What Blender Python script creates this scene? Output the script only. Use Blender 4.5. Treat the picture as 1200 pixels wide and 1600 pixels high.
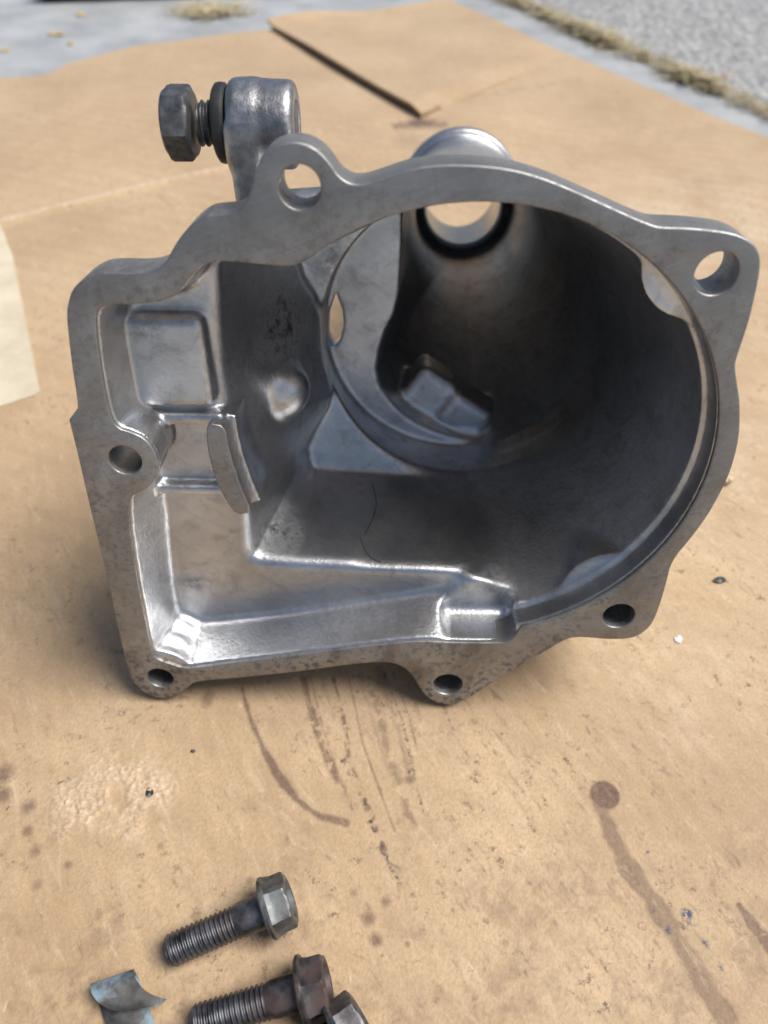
import bpy, bmesh, math, random
import numpy as np
from mathutils import Vector, Matrix

for o in list(bpy.data.objects):
    bpy.data.objects.remove(o)
scene = bpy.context.scene
COL = scene.collection
MM = 0.001
rng = random.Random(7)
NR = np.random.RandomState(11)

# ------------------------------------------------------------------ camera
cam_data = bpy.data.cameras.new('camera')
cam = bpy.data.objects.new('camera', cam_data)
COL.objects.link(cam)
cam.location = (0, 0, 0.216)
cam.rotation_euler = (math.radians(90 - 48), 0, 0)
cam_data.sensor_fit = 'HORIZONTAL'
cam_data.sensor_width = 36
cam_data.lens = 1170 / 1200 * 36
cam_data.clip_start = 0.005
cam_data.clip_end = 200
cam_data.dof.use_dof = True
cam_data.dof.focus_distance = 0.19
cam_data.dof.aperture_fstop = 16
scene.camera = cam

# ------------------------------------------------------------------ light
SUN_AZ, SUN_EL = 92.0, 59.0          # degrees right of straight ahead, above the horizon
world = bpy.data.worlds.new('World')
scene.world = world
world.use_nodes = True
wn = world.node_tree
wn.nodes.clear()
w_out = wn.nodes.new('ShaderNodeOutputWorld')
w_bg = wn.nodes.new('ShaderNodeBackground')
w_sky = wn.nodes.new('ShaderNodeTexSky')
w_sky.sky_type = 'NISHITA'
w_sky.sun_disc = False
w_sky.sun_elevation = math.radians(SUN_EL)
w_sky.sun_rotation = math.radians(SUN_AZ)
w_sky.air_density = 1.0
w_sky.dust_density = 3.0
w_sky.ozone_density = 1.0
w_bg.inputs['Strength'].default_value = 0.08
wn.links.new(w_sky.outputs[0], w_bg.inputs[0])
wn.links.new(w_bg.outputs[0], w_out.inputs[0])

sun_data = bpy.data.lights.new('sun', 'SUN')
sun_data.energy = 4.0
sun_data.angle = math.radians(34)
sun_data.color = (1.0, 0.98, 0.95)
sun = bpy.data.objects.new('sun', sun_data)
COL.objects.link(sun)
az, el = math.radians(SUN_AZ), math.radians(SUN_EL)
to_sun = Vector((math.sin(az) * math.cos(el), math.cos(az) * math.cos(el), math.sin(el)))
sun.rotation_euler = to_sun.to_track_quat('Z', 'Y').to_euler()
sun.location = to_sun * 5

vs = scene.view_settings
vs.view_transform = 'Standard'
vs.look = 'None'
vs.exposure = 0.28
vs.gamma = 1.0
vs.use_curve_mapping = False

# ------------------------------------------------------------------ helpers
def tag(o, label=None, cat=None, group=None, kind=None):
    if label: o['label'] = label
    if cat: o['category'] = cat
    if group: o['group'] = group
    if kind: o['kind'] = kind
    return o

def link(name, me, mat=None, parent=None):
    o = bpy.data.objects.new(name, me)
    COL.objects.link(o)
    if mat: me.materials.append(mat)
    if parent: o.parent = parent
    return o

def empty(name, loc, rot=None):
    o = bpy.data.objects.new(name, None)
    o.empty_display_size = 0.01
    COL.objects.link(o)
    o.location = loc
    if rot is not None:
        o.rotation_mode = 'QUATERNION'
        o.rotation_quaternion = rot
    return o

def mesh_np(name, verts, faces, smooth=True):
    me = bpy.data.meshes.new(name)
    verts = np.asarray(verts, np.float32); faces = np.asarray(faces, np.int32)
    n = faces.shape[1]
    me.vertices.add(len(verts)); me.vertices.foreach_set('co', verts.ravel())
    me.loops.add(faces.size); me.loops.foreach_set('vertex_index', faces.ravel())
    me.polygons.add(len(faces))
    me.polygons.foreach_set('loop_start', np.arange(0, faces.size, n, dtype=np.int32))
    me.update(calc_edges=True)
    me.validate()
    if smooth: me.shade_smooth()
    return me

def chaikin(pts, it=1):
    p = np.array(pts, float)
    for _ in range(it):
        q = np.roll(p, -1, 0)
        p = np.stack([0.75 * p + 0.25 * q, 0.25 * p + 0.75 * q], 1).reshape(-1, 2)
    return p

def circle(c, r, n=48, a0=0.0):
    a = np.linspace(0, 2 * math.pi, n, endpoint=False) + a0
    return np.stack([c[0] + r * np.cos(a), c[1] + r * np.sin(a)], 1)

def plate(name, loops, thick, bevel, angle=30, res=2):
    """flat plate with holes: loops of (x, y) in mm, from z = 0 (front) to z = -thick"""
    cu = bpy.data.curves.new(name, 'CURVE')
    cu.dimensions = '2D'; cu.fill_mode = 'BOTH'
    cu.extrude = (thick / 2 - bevel) * MM
    cu.bevel_depth = bevel * MM; cu.bevel_resolution = res
    cu.offset = -bevel * MM
    for lp in loops:
        s = cu.splines.new('POLY'); s.points.add(len(lp) - 1)
        s.points.foreach_set('co', np.c_[np.asarray(lp) * MM, np.zeros(len(lp)), np.ones(len(lp))].ravel())
        s.use_cyclic_u = True
    tmp = bpy.data.objects.new('tmp', cu); COL.objects.link(tmp)
    dg = bpy.context.evaluated_depsgraph_get()
    me = bpy.data.meshes.new_from_object(tmp.evaluated_get(dg))
    bpy.data.objects.remove(tmp); bpy.data.curves.remove(cu)
    me.materials.clear()
    me.transform(Matrix.Translation((0, 0, -thick / 2 * MM)))
    bm = bmesh.new(); bm.from_mesh(me)
    bmesh.ops.remove_doubles(bm, verts=bm.verts, dist=1e-6)
    bmesh.ops.recalc_face_normals(bm, faces=bm.faces)
    bm.to_mesh(me); bm.free()
    me.shade_smooth(); me.set_sharp_from_angle(angle=math.radians(angle))
    return me

def lathe(profile, n=48, angle=30, axis='X'):
    """closed-ended revolve of (z, r) profile round an axis"""
    pr = np.array(profile, float); a = np.linspace(0, 2 * math.pi, n, endpoint=False)
    V = np.empty((len(pr), n, 3))
    V[:, :, 0] = pr[:, 0:1]; V[:, :, 1] = pr[:, 1:2] * np.cos(a); V[:, :, 2] = pr[:, 1:2] * np.sin(a)
    m = len(pr); i, j = np.meshgrid(np.arange(m - 1), np.arange(n), indexing='ij'); j2 = (j + 1) % n
    F = np.stack([i * n + j, i * n + j2, (i + 1) * n + j2, (i + 1) * n + j], -1).reshape(-1, 4)
    bm = bmesh.new()
    vs_ = [bm.verts.new(Vector(p) * MM) for p in V.reshape(-1, 3)]
    for f in F: bm.faces.new([vs_[k] for k in f])
    if pr[0, 1] > 0.01 and not np.allclose(pr[0], pr[-1]):
        bm.faces.new([vs_[k] for k in range(n)])
        bm.faces.new([vs_[(m - 1) * n + k] for k in range(n)])
    bmesh.ops.remove_doubles(bm, verts=bm.verts, dist=1e-6)
    bmesh.ops.recalc_face_normals(bm, faces=bm.faces)
    me = bpy.data.meshes.new('lathe'); bm.to_mesh(me); bm.free()
    me.shade_smooth(); me.set_sharp_from_angle(angle=math.radians(angle))
    return me

def vnoise(x, y, seed=0):
    """smooth value noise, numpy, unit lattice, range 0..1"""
    xi = np.floor(x).astype(np.int64); yi = np.floor(y).astype(np.int64)
    fx = x - xi; fy = y - yi
    fx = fx * fx * (3 - 2 * fx); fy = fy * fy * (3 - 2 * fy)
    def h(a, b):
        n_ = (a * 374761393 + b * 668265263 + seed * 1442695041) & 0x7fffffff
        n_ = ((n_ ^ (n_ >> 13)) * 1274126177) & 0x7fffffff
        return ((n_ ^ (n_ >> 16)) & 0xffff) / 65535.0
    return (h(xi, yi) * (1 - fx) + h(xi + 1, yi) * fx) * (1 - fy) + (h(xi, yi + 1) * (1 - fx) + h(xi + 1, yi + 1) * fx) * fy

def fbm(x, y, seed=0, oct=4):
    s = 0; a = 0.5
    for k in range(oct):
        s = s + a * vnoise(x * 2 ** k, y * 2 ** k, seed + 31 * k); a *= 0.5
    return s / (1 - 0.5 ** oct)

# ------------------------------------------------------------------ materials
class NT:
    def __init__(self, name):
        self.m = bpy.data.materials.new(name); self.m.use_nodes = True
        self.t = self.m.node_tree; self.t.nodes.clear()
        self.out = self.n('ShaderNodeOutputMaterial')
        self.b = self.n('ShaderNodeBsdfPrincipled')
        self.l(self.b.outputs[0], self.out.inputs[0])
        self.co = self.n('ShaderNodeTexCoord')
    def n(self, t, **kw):
        nd = self.t.nodes.new(t)
        for k, v in kw.items(): setattr(nd, k, v)
        return nd
    def l(self, a, b): self.t.links.new(a, b)
    def mapped(self, scale=(1, 1, 1), rot=(0, 0, 0), src='Object'):
        m0 = self.n('ShaderNodeMapping'); m0.inputs['Rotation'].default_value = rot   # turn first, then stretch
        mp = self.n('ShaderNodeMapping'); mp.inputs['Scale'].default_value = scale
        self.l(self.co.outputs[src], m0.inputs[0]); self.l(m0.outputs[0], mp.inputs[0]); return mp.outputs[0]
    def noise(self, scale, detail=4, rough=0.55, vec=None, dist=0.0):
        nd = self.n('ShaderNodeTexNoise')
        nd.inputs['Scale'].default_value = scale; nd.inputs['Detail'].default_value = detail
        nd.inputs['Roughness'].default_value = rough; nd.inputs['Distortion'].default_value = dist
        self.l(vec if vec is not None else self.co.outputs['Object'], nd.inputs['Vector'])
        return nd.outputs['Fac']
    def ramp(self, fac, stops):
        r = self.n('ShaderNodeValToRGB'); els = r.color_ramp.elements
        while len(els) < len(stops): els.new(0.5)
        for e_, (p, c) in zip(els, stops):
            e_.position = p; e_.color = (c, c, c, 1) if not hasattr(c, '__len__') else (*c, 1)
        self.l(fac, r.inputs[0]); return r.outputs[0]
    def mix(self, fac, a, b, mode='MIX'):
        m = self.n('ShaderNodeMix', data_type='RGBA', blend_type=mode)
        for s, v in ((0, fac), (6, a), (7, b)):
            if hasattr(v, 'is_linked') or hasattr(v, 'links'): self.l(v, m.inputs[s])
            elif s == 0: m.inputs[0].default_value = v
            else: m.inputs[s].default_value = (*v, 1) if len(v) == 3 else v
        return m.outputs[2]
    def math(self, op, a, b=0.0, clamp=False):
        m = self.n('ShaderNodeMath', operation=op); m.use_clamp = clamp
        for s, v in ((0, a), (1, b)):
            if isinstance(v, (int, float)): m.inputs[s].default_value = v
            else: self.l(v, m.inputs[s])
        return m.outputs[0]
    def attr(self, name):
        a = self.n('ShaderNodeAttribute', attribute_name=name); return a
    def bump(self, h, strength=0.3, dist=0.001):
        b = self.n('ShaderNodeBump'); b.inputs['Strength'].default_value = strength
        b.inputs['Distance'].default_value = dist; self.l(h, b.inputs['Height'])
        self.l(b.outputs[0], self.b.inputs['Normal']); return b
    def set(self, **kw):
        for k, v in kw.items():
            i = self.b.inputs[k.replace('_', ' ')]
            if hasattr(v, 'links'): self.l(v, i)
            elif hasattr(v, '__len__'): i.default_value = (*v, 1) if len(v) == 3 else v
            else: i.default_value = v

def mat_cast(name='cast_aluminium', grime=True, base=((0.44, 0.445, 0.455), (0.70, 0.705, 0.715)), rough=(0.25, 0.46)):
    N = NT(name)
    big = N.noise(38, 5, 0.6); fine = N.noise(900, 3, 0.6); mid = N.noise(160, 5, 0.65, dist=0.6)
    col = N.mix(N.ramp(big, [(0.3, 0.0), (0.72, 1.0)]), base[0], base[1])
    col = N.mix(N.math('MULTIPLY', N.ramp(mid, [(0.50, 0.0), (0.70, 1.0)]), 0.36), col, (0.15, 0.145, 0.14))
    st = N.ramp(N.noise(1.0, 5, 0.7, vec=N.mapped((60, 420, 60), (0.3, 0.2, 0.6)), dist=0.8), [(0.52, 0.0), (0.70, 1.0)])
    col = N.mix(N.math('MULTIPLY', st, 0.16), col, (0.12, 0.115, 0.11))
    r = N.math('ADD', N.math('MULTIPLY', mid, rough[1] - rough[0]), rough[0])
    met = 0.975
    if grime:
        g = N.attr('grime').outputs['Fac']
        sp = N.ramp(N.noise(330, 8, 0.85), [(0.41, 0.0), (0.60, 1.0)])
        gg = N.math('MULTIPLY', g, sp, True)
        g2 = N.math('ADD', gg, N.math('MULTIPLY', N.ramp(N.noise(260, 8, 0.75), [(0.66, 0.0), (0.74, 1.0)]), 0.5), True)
        col = N.mix(g2, col, (0.02, 0.019, 0.018))
        r = N.math('ADD', r, N.math('MULTIPLY', g2, 0.3))
        met = N.math('SUBTRACT', 0.975, N.math('MULTIPLY', g2, 0.7))
    N.set(Base_Color=col, Metallic=met, Roughness=r)
    h = N.math('ADD', N.math('MULTIPLY', fine, 0.6), N.math('MULTIPLY', mid, 0.8))
    h = N.math('ADD', h, N.math('MULTIPLY', N.noise(2600, 3, 0.6), 0.35))
    N.bump(h, 0.30, 0.0006)
    return N.m

def mat_flange():
    N = NT('machined_flange_face')
    big = N.noise(30, 6, 0.65); mid = N.noise(140, 7, 0.7, dist=0.4); sp = N.noise(520, 5, 0.7)
    col = N.mix(N.ramp(big, [(0.32, 0.0), (0.68, 1.0)]), (0.265, 0.258, 0.25), (0.40, 0.393, 0.385))
    col = N.mix(N.math('MULTIPLY', N.ramp(mid, [(0.50, 0.0), (0.66, 1.0)]), 0.38), col, (0.21, 0.19, 0.172))
    # old sealant and burnt oil caught towards the lower, dirtier edge of the joint face
    y = N.n('ShaderNodeSeparateXYZ'); N.l(N.co.outputs['Object'], y.inputs[0])
    low = N.ramp(N.math('MULTIPLY', y.outputs[1], 10.0), [(0.15, 1.0), (0.95, 0.45)])
    dirt = N.math('MULTIPLY', N.ramp(sp, [(0.50, 0.0), (0.60, 1.0)]), N.ramp(N.noise(48, 5, 0.65), [(0.38, 0.0), (0.56, 1.0)]))
    dirt = N.math('MULTIPLY', dirt, low, True)
    smear = N.math('MULTIPLY', N.ramp(N.noise(1.0, 6, 0.7, vec=N.mapped((70, 26, 70), (0, 0, 0.12)), dist=0.5), [(0.50, 0.0), (0.66, 1.0)]), low, True)
    col = N.mix(N.math('MULTIPLY', smear, 0.6), col, (0.12, 0.10, 0.085))
    col = N.mix(N.math('MULTIPLY', dirt, 0.85), col, (0.05, 0.042, 0.035))
    mp = N.mapped((400, 3000, 400), (0, 0, 0.5))
    sc = N.ramp(N.noise(1.0, 2, 0.5, vec=mp), [(0.68, 0.0), (0.72, 1.0)])
    col = N.mix(N.math('MULTIPLY', sc, 0.3), col, (0.62, 0.61, 0.60))
    ln = N.noise(1.0, 3, 0.6, vec=N.mapped((60, 2600, 60), (0, 0, -0.35)))
    col = N.mix(N.math('MULTIPLY', N.ramp(ln, [(0.40, 1.0), (0.60, 0.0)]), 0.18), col, (0.17, 0.16, 0.15))
    r = N.math('ADD', N.math('MULTIPLY', mid, 0.22), 0.36)
    r = N.math('ADD', r, N.math('MULTIPLY', dirt, 0.25))
    N.set(Base_Color=col, Metallic=N.math('SUBTRACT', 0.88, N.math('MULTIPLY', dirt, 0.7)), Roughness=r)
    N.bump(N.math('ADD', N.math('MULTIPLY', sp, 0.6), mid), 0.12, 0.0004)
    return N.m

def mat_steel(name, c0, c1, rough, rust=(0.10, 0.055, 0.035), amt=0.5, metal=0.9, scale=300, tint=None):
    N = NT(name)
    a = N.noise(scale, 6, 0.65); b = N.noise(scale * 0.35, 5, 0.6)
    col = N.mix(N.ramp(a, [(0.35, 0.0), (0.65, 1.0)]), c0, c1)
    ru = N.math('MULTIPLY', N.ramp(b, [(0.48, 0.0), (0.64, 1.0)]), amt)
    col = N.mix(ru, col, rust)
    if tint:
        t = N.ramp(N.noise(scale * 0.5, 5, 0.6, vec=N.mapped((1, 1, 1.3))), [(0.45, 0.0), (0.55, 1.0)])
        col = N.mix(N.math('MULTIPLY', t, tint[1]), col, tint[0])
        ru = N.math('ADD', ru, N.math('MULTIPLY', t, tint[1]), True)
    N.set(Base_Color=col, Metallic=N.math('MULTIPLY', N.math('SUBTRACT', 1.0, N.math('MULTIPLY', ru, 0.8)), metal),
          Roughness=N.math('ADD', N.math('MULTIPLY', a, 0.3), rough))
    N.bump(a, 0.15, 0.0004)
    return N.m

def mat_card(attrs=True, name='kraft_cardboard', c0=(0.37, 0.248, 0.136), c1=(0.515, 0.37, 0.222)):
    N = NT(name)
    fib = N.noise(1.0, 5, 0.7, vec=N.mapped((1300, 800, 900), (0, 0, 0.35)))
    fib2 = N.noise(1100, 4, 0.75)
    big = N.noise(14, 5, 0.6)
    mid = N.noise(90, 6, 0.65)
    col = N.mix(N.ramp(big, [(0.3, 0.0), (0.7, 1.0)]), c0, c1)
    col = N.mix(N.math('MULTIPLY', N.ramp(fib, [(0.35, 1.0), (0.6, 0.0)]), 0.42), col, tuple(c * 0.62 for c in c0))
    col = N.mix(N.math('MULTIPLY', N.ramp(fib2, [(0.55, 0.0), (0.75, 1.0)]), 0.35), col, tuple(min(1, c * 1.4) for c in c1))
    col = N.mix(N.math('MULTIPLY', N.ramp(mid, [(0.5, 0.0), (0.7, 1.0)]), 0.22), col, tuple(c * 0.75 for c in c0))
    rough = 0.72
    if attrs:
        s = N.n('ShaderNodeSeparateColor'); N.l(N.attr('marks').outputs['Color'], s.inputs[0])
        edge = N.ramp(N.noise(600, 6, 0.75), [(0.35, 0.3), (0.62, 1.0)])
        brown = N.math('MULTIPLY', s.outputs[0], N.math('ADD', N.math('MULTIPLY', edge, 0.38), 0.62), True)
        col = N.mix(brown, col, (0.105, 0.056, 0.038))
        spk = N.ramp(N.noise(800, 6, 0.75), [(0.42, 0.0), (0.60, 1.0)])
        dark = N.math('MULTIPLY', s.outputs[1], spk, True)
        col = N.mix(dark, col, (0.035, 0.026, 0.024))
        blue = N.math('MULTIPLY', s.outputs[2], N.ramp(N.noise(900, 4, 0.7), [(0.40, 0.0), (0.52, 1.0)]), True)
        col = N.mix(blue, col, (0.03, 0.05, 0.10))
        wear_and_highlight = N.math('MULTIPLY', N.attr('wear_and_highlight').outputs['Fac'], N.ramp(N.noise(500, 6, 0.75), [(0.36, 0.0), (0.60, 1.0)]), True)
        col = N.mix(wear_and_highlight, col, (0.66, 0.54, 0.40))
        # rubbed flecks running down to the right, thickest in front of the housing
        zone = N.ramp(N.noise(16, 4, 0.6), [(0.40, 0.0), (0.62, 1.0)])
        run = N.ramp(N.noise(1.0, 7, 0.72, vec=N.mapped((90, 420, 200), (0, 0, 1.0)), dist=0.4), [(0.57, 0.0), (0.68, 1.0)])
        col = N.mix(N.math('MULTIPLY', N.math('MULTIPLY', run, zone), 0.62), col, (0.13, 0.078, 0.045))
        pale = N.ramp(N.noise(1.0, 7, 0.72, vec=N.mapped((70, 300, 200), (0, 0, 1.05)), dist=0.6), [(0.56, 0.0), (0.70, 1.0)])
        col = N.mix(N.math('MULTIPLY', pale, 0.30), col, (0.66, 0.53, 0.37))
        flute = N.n('ShaderNodeTexWave'); flute.inputs['Scale'].default_value = 26; flute.inputs['Distortion'].default_value = 1.2; flute.inputs['Detail'].default_value = 3
        N.l(N.mapped((1, 1, 1), (0, 0, -1.2)), flute.inputs['Vector'])
        col = N.mix(N.math('MULTIPLY', N.ramp(flute.outputs['Fac'], [(0.0, 1.0), (0.5, 0.0)]), 0.10), col, tuple(c * 0.6 for c in c0))
        # scattered grubby flecks
        fl = N.math('MULTIPLY', N.ramp(N.noise(330, 7, 0.75), [(0.57, 0.0), (0.67, 1.0)]), N.ramp(N.noise(28, 4, 0.6), [(0.38, 0.0), (0.60, 0.95)]))
        col = N.mix(fl, col, (0.11, 0.062, 0.035))
    N.set(Base_Color=col, Roughness=rough)
    N.b.inputs['Specular IOR Level'].default_value = 0.5
    N.set(Sheen_Weight=0.28, Sheen_Roughness=0.45)
    N.b.inputs['Sheen Tint'].default_value = (1.0, 0.93, 0.82, 1)
    N.bump(N.math('ADD', N.math('MULTIPLY', fib, 0.5), N.math('MULTIPLY', fib2, 0.5)), 0.25, 0.0005)
    return N.m

def mat_plain(name, c0, c1, rough, scale, bump=0.2, bdist=0.001, metal=0.0, detail=6):
    N = NT(name); a = N.noise(scale, detail, 0.65)
    N.set(Base_Color=N.mix(N.ramp(a, [(0.35, 0.0), (0.65, 1.0)]), c0, c1), Roughness=rough, Metallic=metal)
    N.bump(a, bump, bdist)
    return N.m

def mat_driveway():
    N = NT('exposed_concrete')
    vo = N.n('ShaderNodeTexVoronoi'); vo.inputs['Scale'].default_value = 130
    N.l(N.co.outputs['Object'], vo.inputs['Vector'])
    a = N.noise(70, 7, 0.7)
    col = N.mix(N.ramp(a, [(0.35, 0.0), (0.68, 1.0)]), (0.27, 0.27, 0.265), (0.56, 0.555, 0.54))
    col = N.mix(N.math('MULTIPLY', N.ramp(vo.outputs['Distance'], [(0.1, 0.0), (0.7, 1.0)]), 0.5), col, (0.18, 0.18, 0.18))
    N.set(Base_Color=col, Roughness=0.75)
    N.bump(N.math('SUBTRACT', a, N.math('MULTIPLY', vo.outputs['Distance'], 0.7)), 1.0, 0.006)
    return N.m

M_cast = mat_cast()
M_flange = mat_flange()
M_ear = mat_cast('cast_ear_aluminium', grime=False, base=((0.17, 0.165, 0.16), (0.62, 0.62, 0.62)), rough=(0.28, 0.5))
for n_ in M_ear.node_tree.nodes:
    if n_.type == 'TEX_NOISE' and abs(n_.inputs['Scale'].default_value - 38) < 1: n_.inputs['Scale'].default_value = 130; n_.inputs['Roughness'].default_value = 0.7
M_bush = mat_steel('bushing_metal', (0.62, 0.60, 0.56), (0.72, 0.70, 0.66), 0.22, amt=0.1)
M_seal = mat_plain('black_rubber', (0.012, 0.012, 0.012), (0.03, 0.03, 0.03), 0.5, 200)
M_bolt = mat_steel('oily_dark_steel', (0.06, 0.062, 0.068), (0.19, 0.195, 0.21), 0.27, rust=(0.05, 0.03, 0.025), amt=0.5)
M_bolt_g = mat_steel('dark_steel_with_green_grey_film', (0.075, 0.075, 0.08), (0.21, 0.22, 0.22), 0.30, rust=(0.07, 0.045, 0.04), amt=0.5, tint=((0.11, 0.135, 0.13), 0.45))
M_bolt_r = mat_steel('rusty_purplish_steel', (0.055, 0.048, 0.048), (0.16, 0.145, 0.145), 0.30, rust=(0.085, 0.05, 0.042), amt=0.85)
M_hex = mat_steel('grey_zinc_steel', (0.09, 0.092, 0.095), (0.24, 0.245, 0.245), 0.30, rust=(0.04, 0.034, 0.03), amt=0.7)
M_clip = mat_steel('rusty_steel_with_blue_paint', (0.09, 0.085, 0.08), (0.20, 0.195, 0.185), 0.4, rust=(0.075, 0.05, 0.04), amt=0.8, scale=160, tint=((0.22, 0.32, 0.39), 0.75))
M_card = mat_card()
M_label = mat_plain('pale_paper', (0.46, 0.40, 0.29), (0.57, 0.50, 0.375), 0.8, 60, 0.15)
M_slab = mat_plain('smooth_concrete', (0.24, 0.25, 0.255), (0.37, 0.38, 0.385), 0.65, 16, 0.15, 0.001, detail=8)
M_drive = mat_driveway()
M_straw = mat_plain('dry_straw', (0.40, 0.33, 0.19), (0.64, 0.55, 0.36), 0.8, 300)

# ------------------------------------------------------------------ ground
def g(x, y):                      # ground point as measured on the card's top face
    return x * 0.9926, y * 0.9926
CARD_Z = 1.6                      # mm, top face of the cardboard
FLOOR_Z = -3.0

def grid_sheet(xs, ys, zf):
    X, Y = np.meshgrid(xs, ys)
    return X, Y, zf(X, Y)

def strip_mesh(name, poly, z, thick=None):
    bm = bmesh.new()
    vs_ = [bm.verts.new((x * MM, y * MM, z * MM)) for x, y in poly]
    f = bm.faces.new(vs_)
    if thick:
        r = bmesh.ops.extrude_face_region(bm, geom=[f])
        for v_ in r['geom']:
            if isinstance(v_, bmesh.types.BMVert): v_.co.z -= thick * MM
    bmesh.ops.recalc_face_normals(bm, faces=bm.faces)
    me = bpy.data.meshes.new(name); bm.to_mesh(me); bm.free(); return me

# slab edge line (right of the cardboard): through these two points, running far both ways
e0, e1 = np.array(g(186.0, 784.0)), np.array(g(287.5, 597.0))
ed = (e1 - e0) / np.linalg.norm(e1 - e0)
pa, pb = e0 - ed * 9000, e0 + ed * 9000
slab = link('garage_floor', strip_mesh('garage_floor', [tuple(pa), (-9000, pa[1]), (-9000, pb[1]), tuple(pb)], FLOOR_Z, 60), M_slab)
tag(slab, kind='structure')
drive = link('driveway', strip_mesh('driveway', [(-30000, -30000), (30000, -30000), (30000, 30000), (-30000, 30000)], FLOOR_Z - 2), M_drive)
tag(drive, kind='structure')

# ------------------------------------------------------------------ cardboard
card_root = tag(empty('cardboard_sheet', (0, 0.35, FLOOR_Z * MM)), 'flattened brown cardboard sheet stained with oil under the housing', 'cardboard')

def seg_dist(X, Y, pts):
    """distance to a polyline and the fraction along it"""
    best = np.full(X.shape, 1e9); frac = np.zeros(X.shape)
    n = len(pts) - 1
    for k in range(n):
        ax, ay = pts[k]; bx, by = pts[k + 1]
        dx, dy = bx - ax, by - ay
        t = np.clip(((X - ax) * dx + (Y - ay) * dy) / (dx * dx + dy * dy), 0, 1)
        d = np.hypot(X - ax - t * dx, Y - ay - t * dy)
        m = d < best
        best[m] = d[m]; frac[m] = (k + t[m]) / n
    return best, frac

def axis(parts):
    out = []
    for a, b, s0, s1 in parts:
        v = a
        while v < b:
            out.append(v); v += s0 + (s1 - s0) * (v - a) / (b - a)
    return np.array(out)

def mirror_axis(parts): return -axis(parts)[::-1]

xs = np.concatenate([-axis([(112, 480, 0.6, 14)])[::-1], axis([(-111.6, 104, 0.42, 0.42), (104, 320, 0.6, 8)])])
ys = axis([(-60, 26, 8, 0.6), (26, 128, 0.42, 0.42), (128, 900, 0.6, 7)])
X, Y = np.meshgrid(xs, ys)
right_edge = [g(320, 470), g(270, 546.9), g(239, 595.8), g(204.5, 654), g(164.3, 717.7), g(117.5, 787.5), g(64, 879.1), g(58, 892)]
re_y = np.array([p[1] for p in right_edge]); re_x = np.array([p[0] for p in right_edge])
XR = np.where(Y < re_y[0], 320.0, np.interp(Y, re_y, re_x)) + 1.2 * (fbm(Y / 25, Y * 0, 3) - 0.5)
Xc = np.minimum(X, XR)
top = [(-480, 600), g(-311.7, 668.4), g(-273.6, 674), g(-269.3, 700), g(-220.3, 747.9), g(-145.6, 780), g(-109.5, 795), g(-60, 822), g(0, 855), g(64, 885)]
tx = np.array([p[0] for p in top]); ty = np.array([p[1] for p in top])
YT = np.interp(Xc, tx, ty) + 2.0 * (fbm(Xc / 18, Xc * 0, 5) - 0.5)
Yc = np.minimum(Y, YT)

# gentle warps, corrugation, fold ridge, crumpled patch
Z = np.full(X.shape, CARD_Z)
far = np.clip((Yc - 250) / 300, 0, 1)
Z += far * 3.5 * (fbm(Xc / 120, Yc / 120, 9, 3) - 0.5)
Z += 0.05 * np.sin((Xc * 0.93 + Yc * 0.36) * 2 * math.pi / 6.5)
d, f = seg_dist(Xc, Yc, [g(-330, 364), g(-229.4, 428.5), g(-148.1, 479.7), g(-60, 530)])
Z += 1.3 * np.exp(-(d / 3.0) ** 2) - 0.8 * np.exp(-((d - 7) / 5) ** 2)
d, f = seg_dist(Xc, Yc, [g(-112, 800), g(26, 577)])
Z -= 1.6 * np.clip(1 - d / 40, 0, 1) ** 2 * (Xc > -200)
patch = np.zeros(X.shape)
for cx, cy, rx, ry in ((-80, 92, 13, 6), (-70, 86, 10, 8), (-85, 84, 12, 7), (-73, 77, 9, 6), (-88, 78, 8, 6)):
    cx, cy = g(cx, cy)
    patch = np.maximum(patch, np.clip(1.25 - np.hypot((Xc - cx) / rx, (Yc - cy) / ry), 0, 1))
patch = np.clip(patch * 1.6, 0, 1) * np.clip((fbm(Xc / 7, Yc / 7, 3, 3) - 0.30) * 4, 0, 1)
cr = 1 - np.abs(2 * fbm(Xc / 2.4 + 0.6 * Yc / 2.4, Yc / 1.7, 21, 3) - 1)
cr2 = 1 - np.abs(2 * fbm(Xc / 1.1 + 0.5 * Yc / 1.1, Yc / 0.9, 23, 2) - 1)
Z += patch * (0.45 * cr ** 3 + 0.55 * cr2 ** 4)
Z += 0.10 * (fbm(Xc / 9, Yc / 9, 40, 3) - 0.5)

# marks: R oil stain, G dark grime, both with slit-hole shade, B blue-black ink
W1 = (fbm(Xc / 4, Yc / 4, 61, 4) - 0.5); W2 = fbm(Xc / 2, Yc / 2, 67, 4); W3 = fbm(Xc / 12, Yc / 12, 71, 3)
R_ = np.zeros(X.shape); G_ = np.zeros(X.shape); B_ = np.zeros(X.shape)
def streak(arr, pts, w0, w1, amt, soft=0.5, brk=0.0, edge=0.0):
    dd, ff = seg_dist(Xc, Yc, [g(*p) for p in pts])
    w = w0 + (w1 - w0) * ff
    dd = dd + W1 * w * 1.1
    v = np.clip((w - dd) / (w * soft + 0.15) , 0, 1) * amt
    if brk: v *= np.clip((W2 - brk) * 6, 0, 1)
    if edge: v *= (1 - edge) + edge * np.clip(dd / w, 0, 1)
    np.maximum(arr, v, out=arr)
def blot(arr, c, r, amt, soft=0.4, ry=None):
    cx, cy = g(*c); ry = ry or r
    dd = np.hypot((Xc - cx) / r, (Yc - cy) / ry) + W1 * 0.5
    np.maximum(arr, np.clip((1 - dd) / soft, 0, 1) * amt, out=arr)
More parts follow.
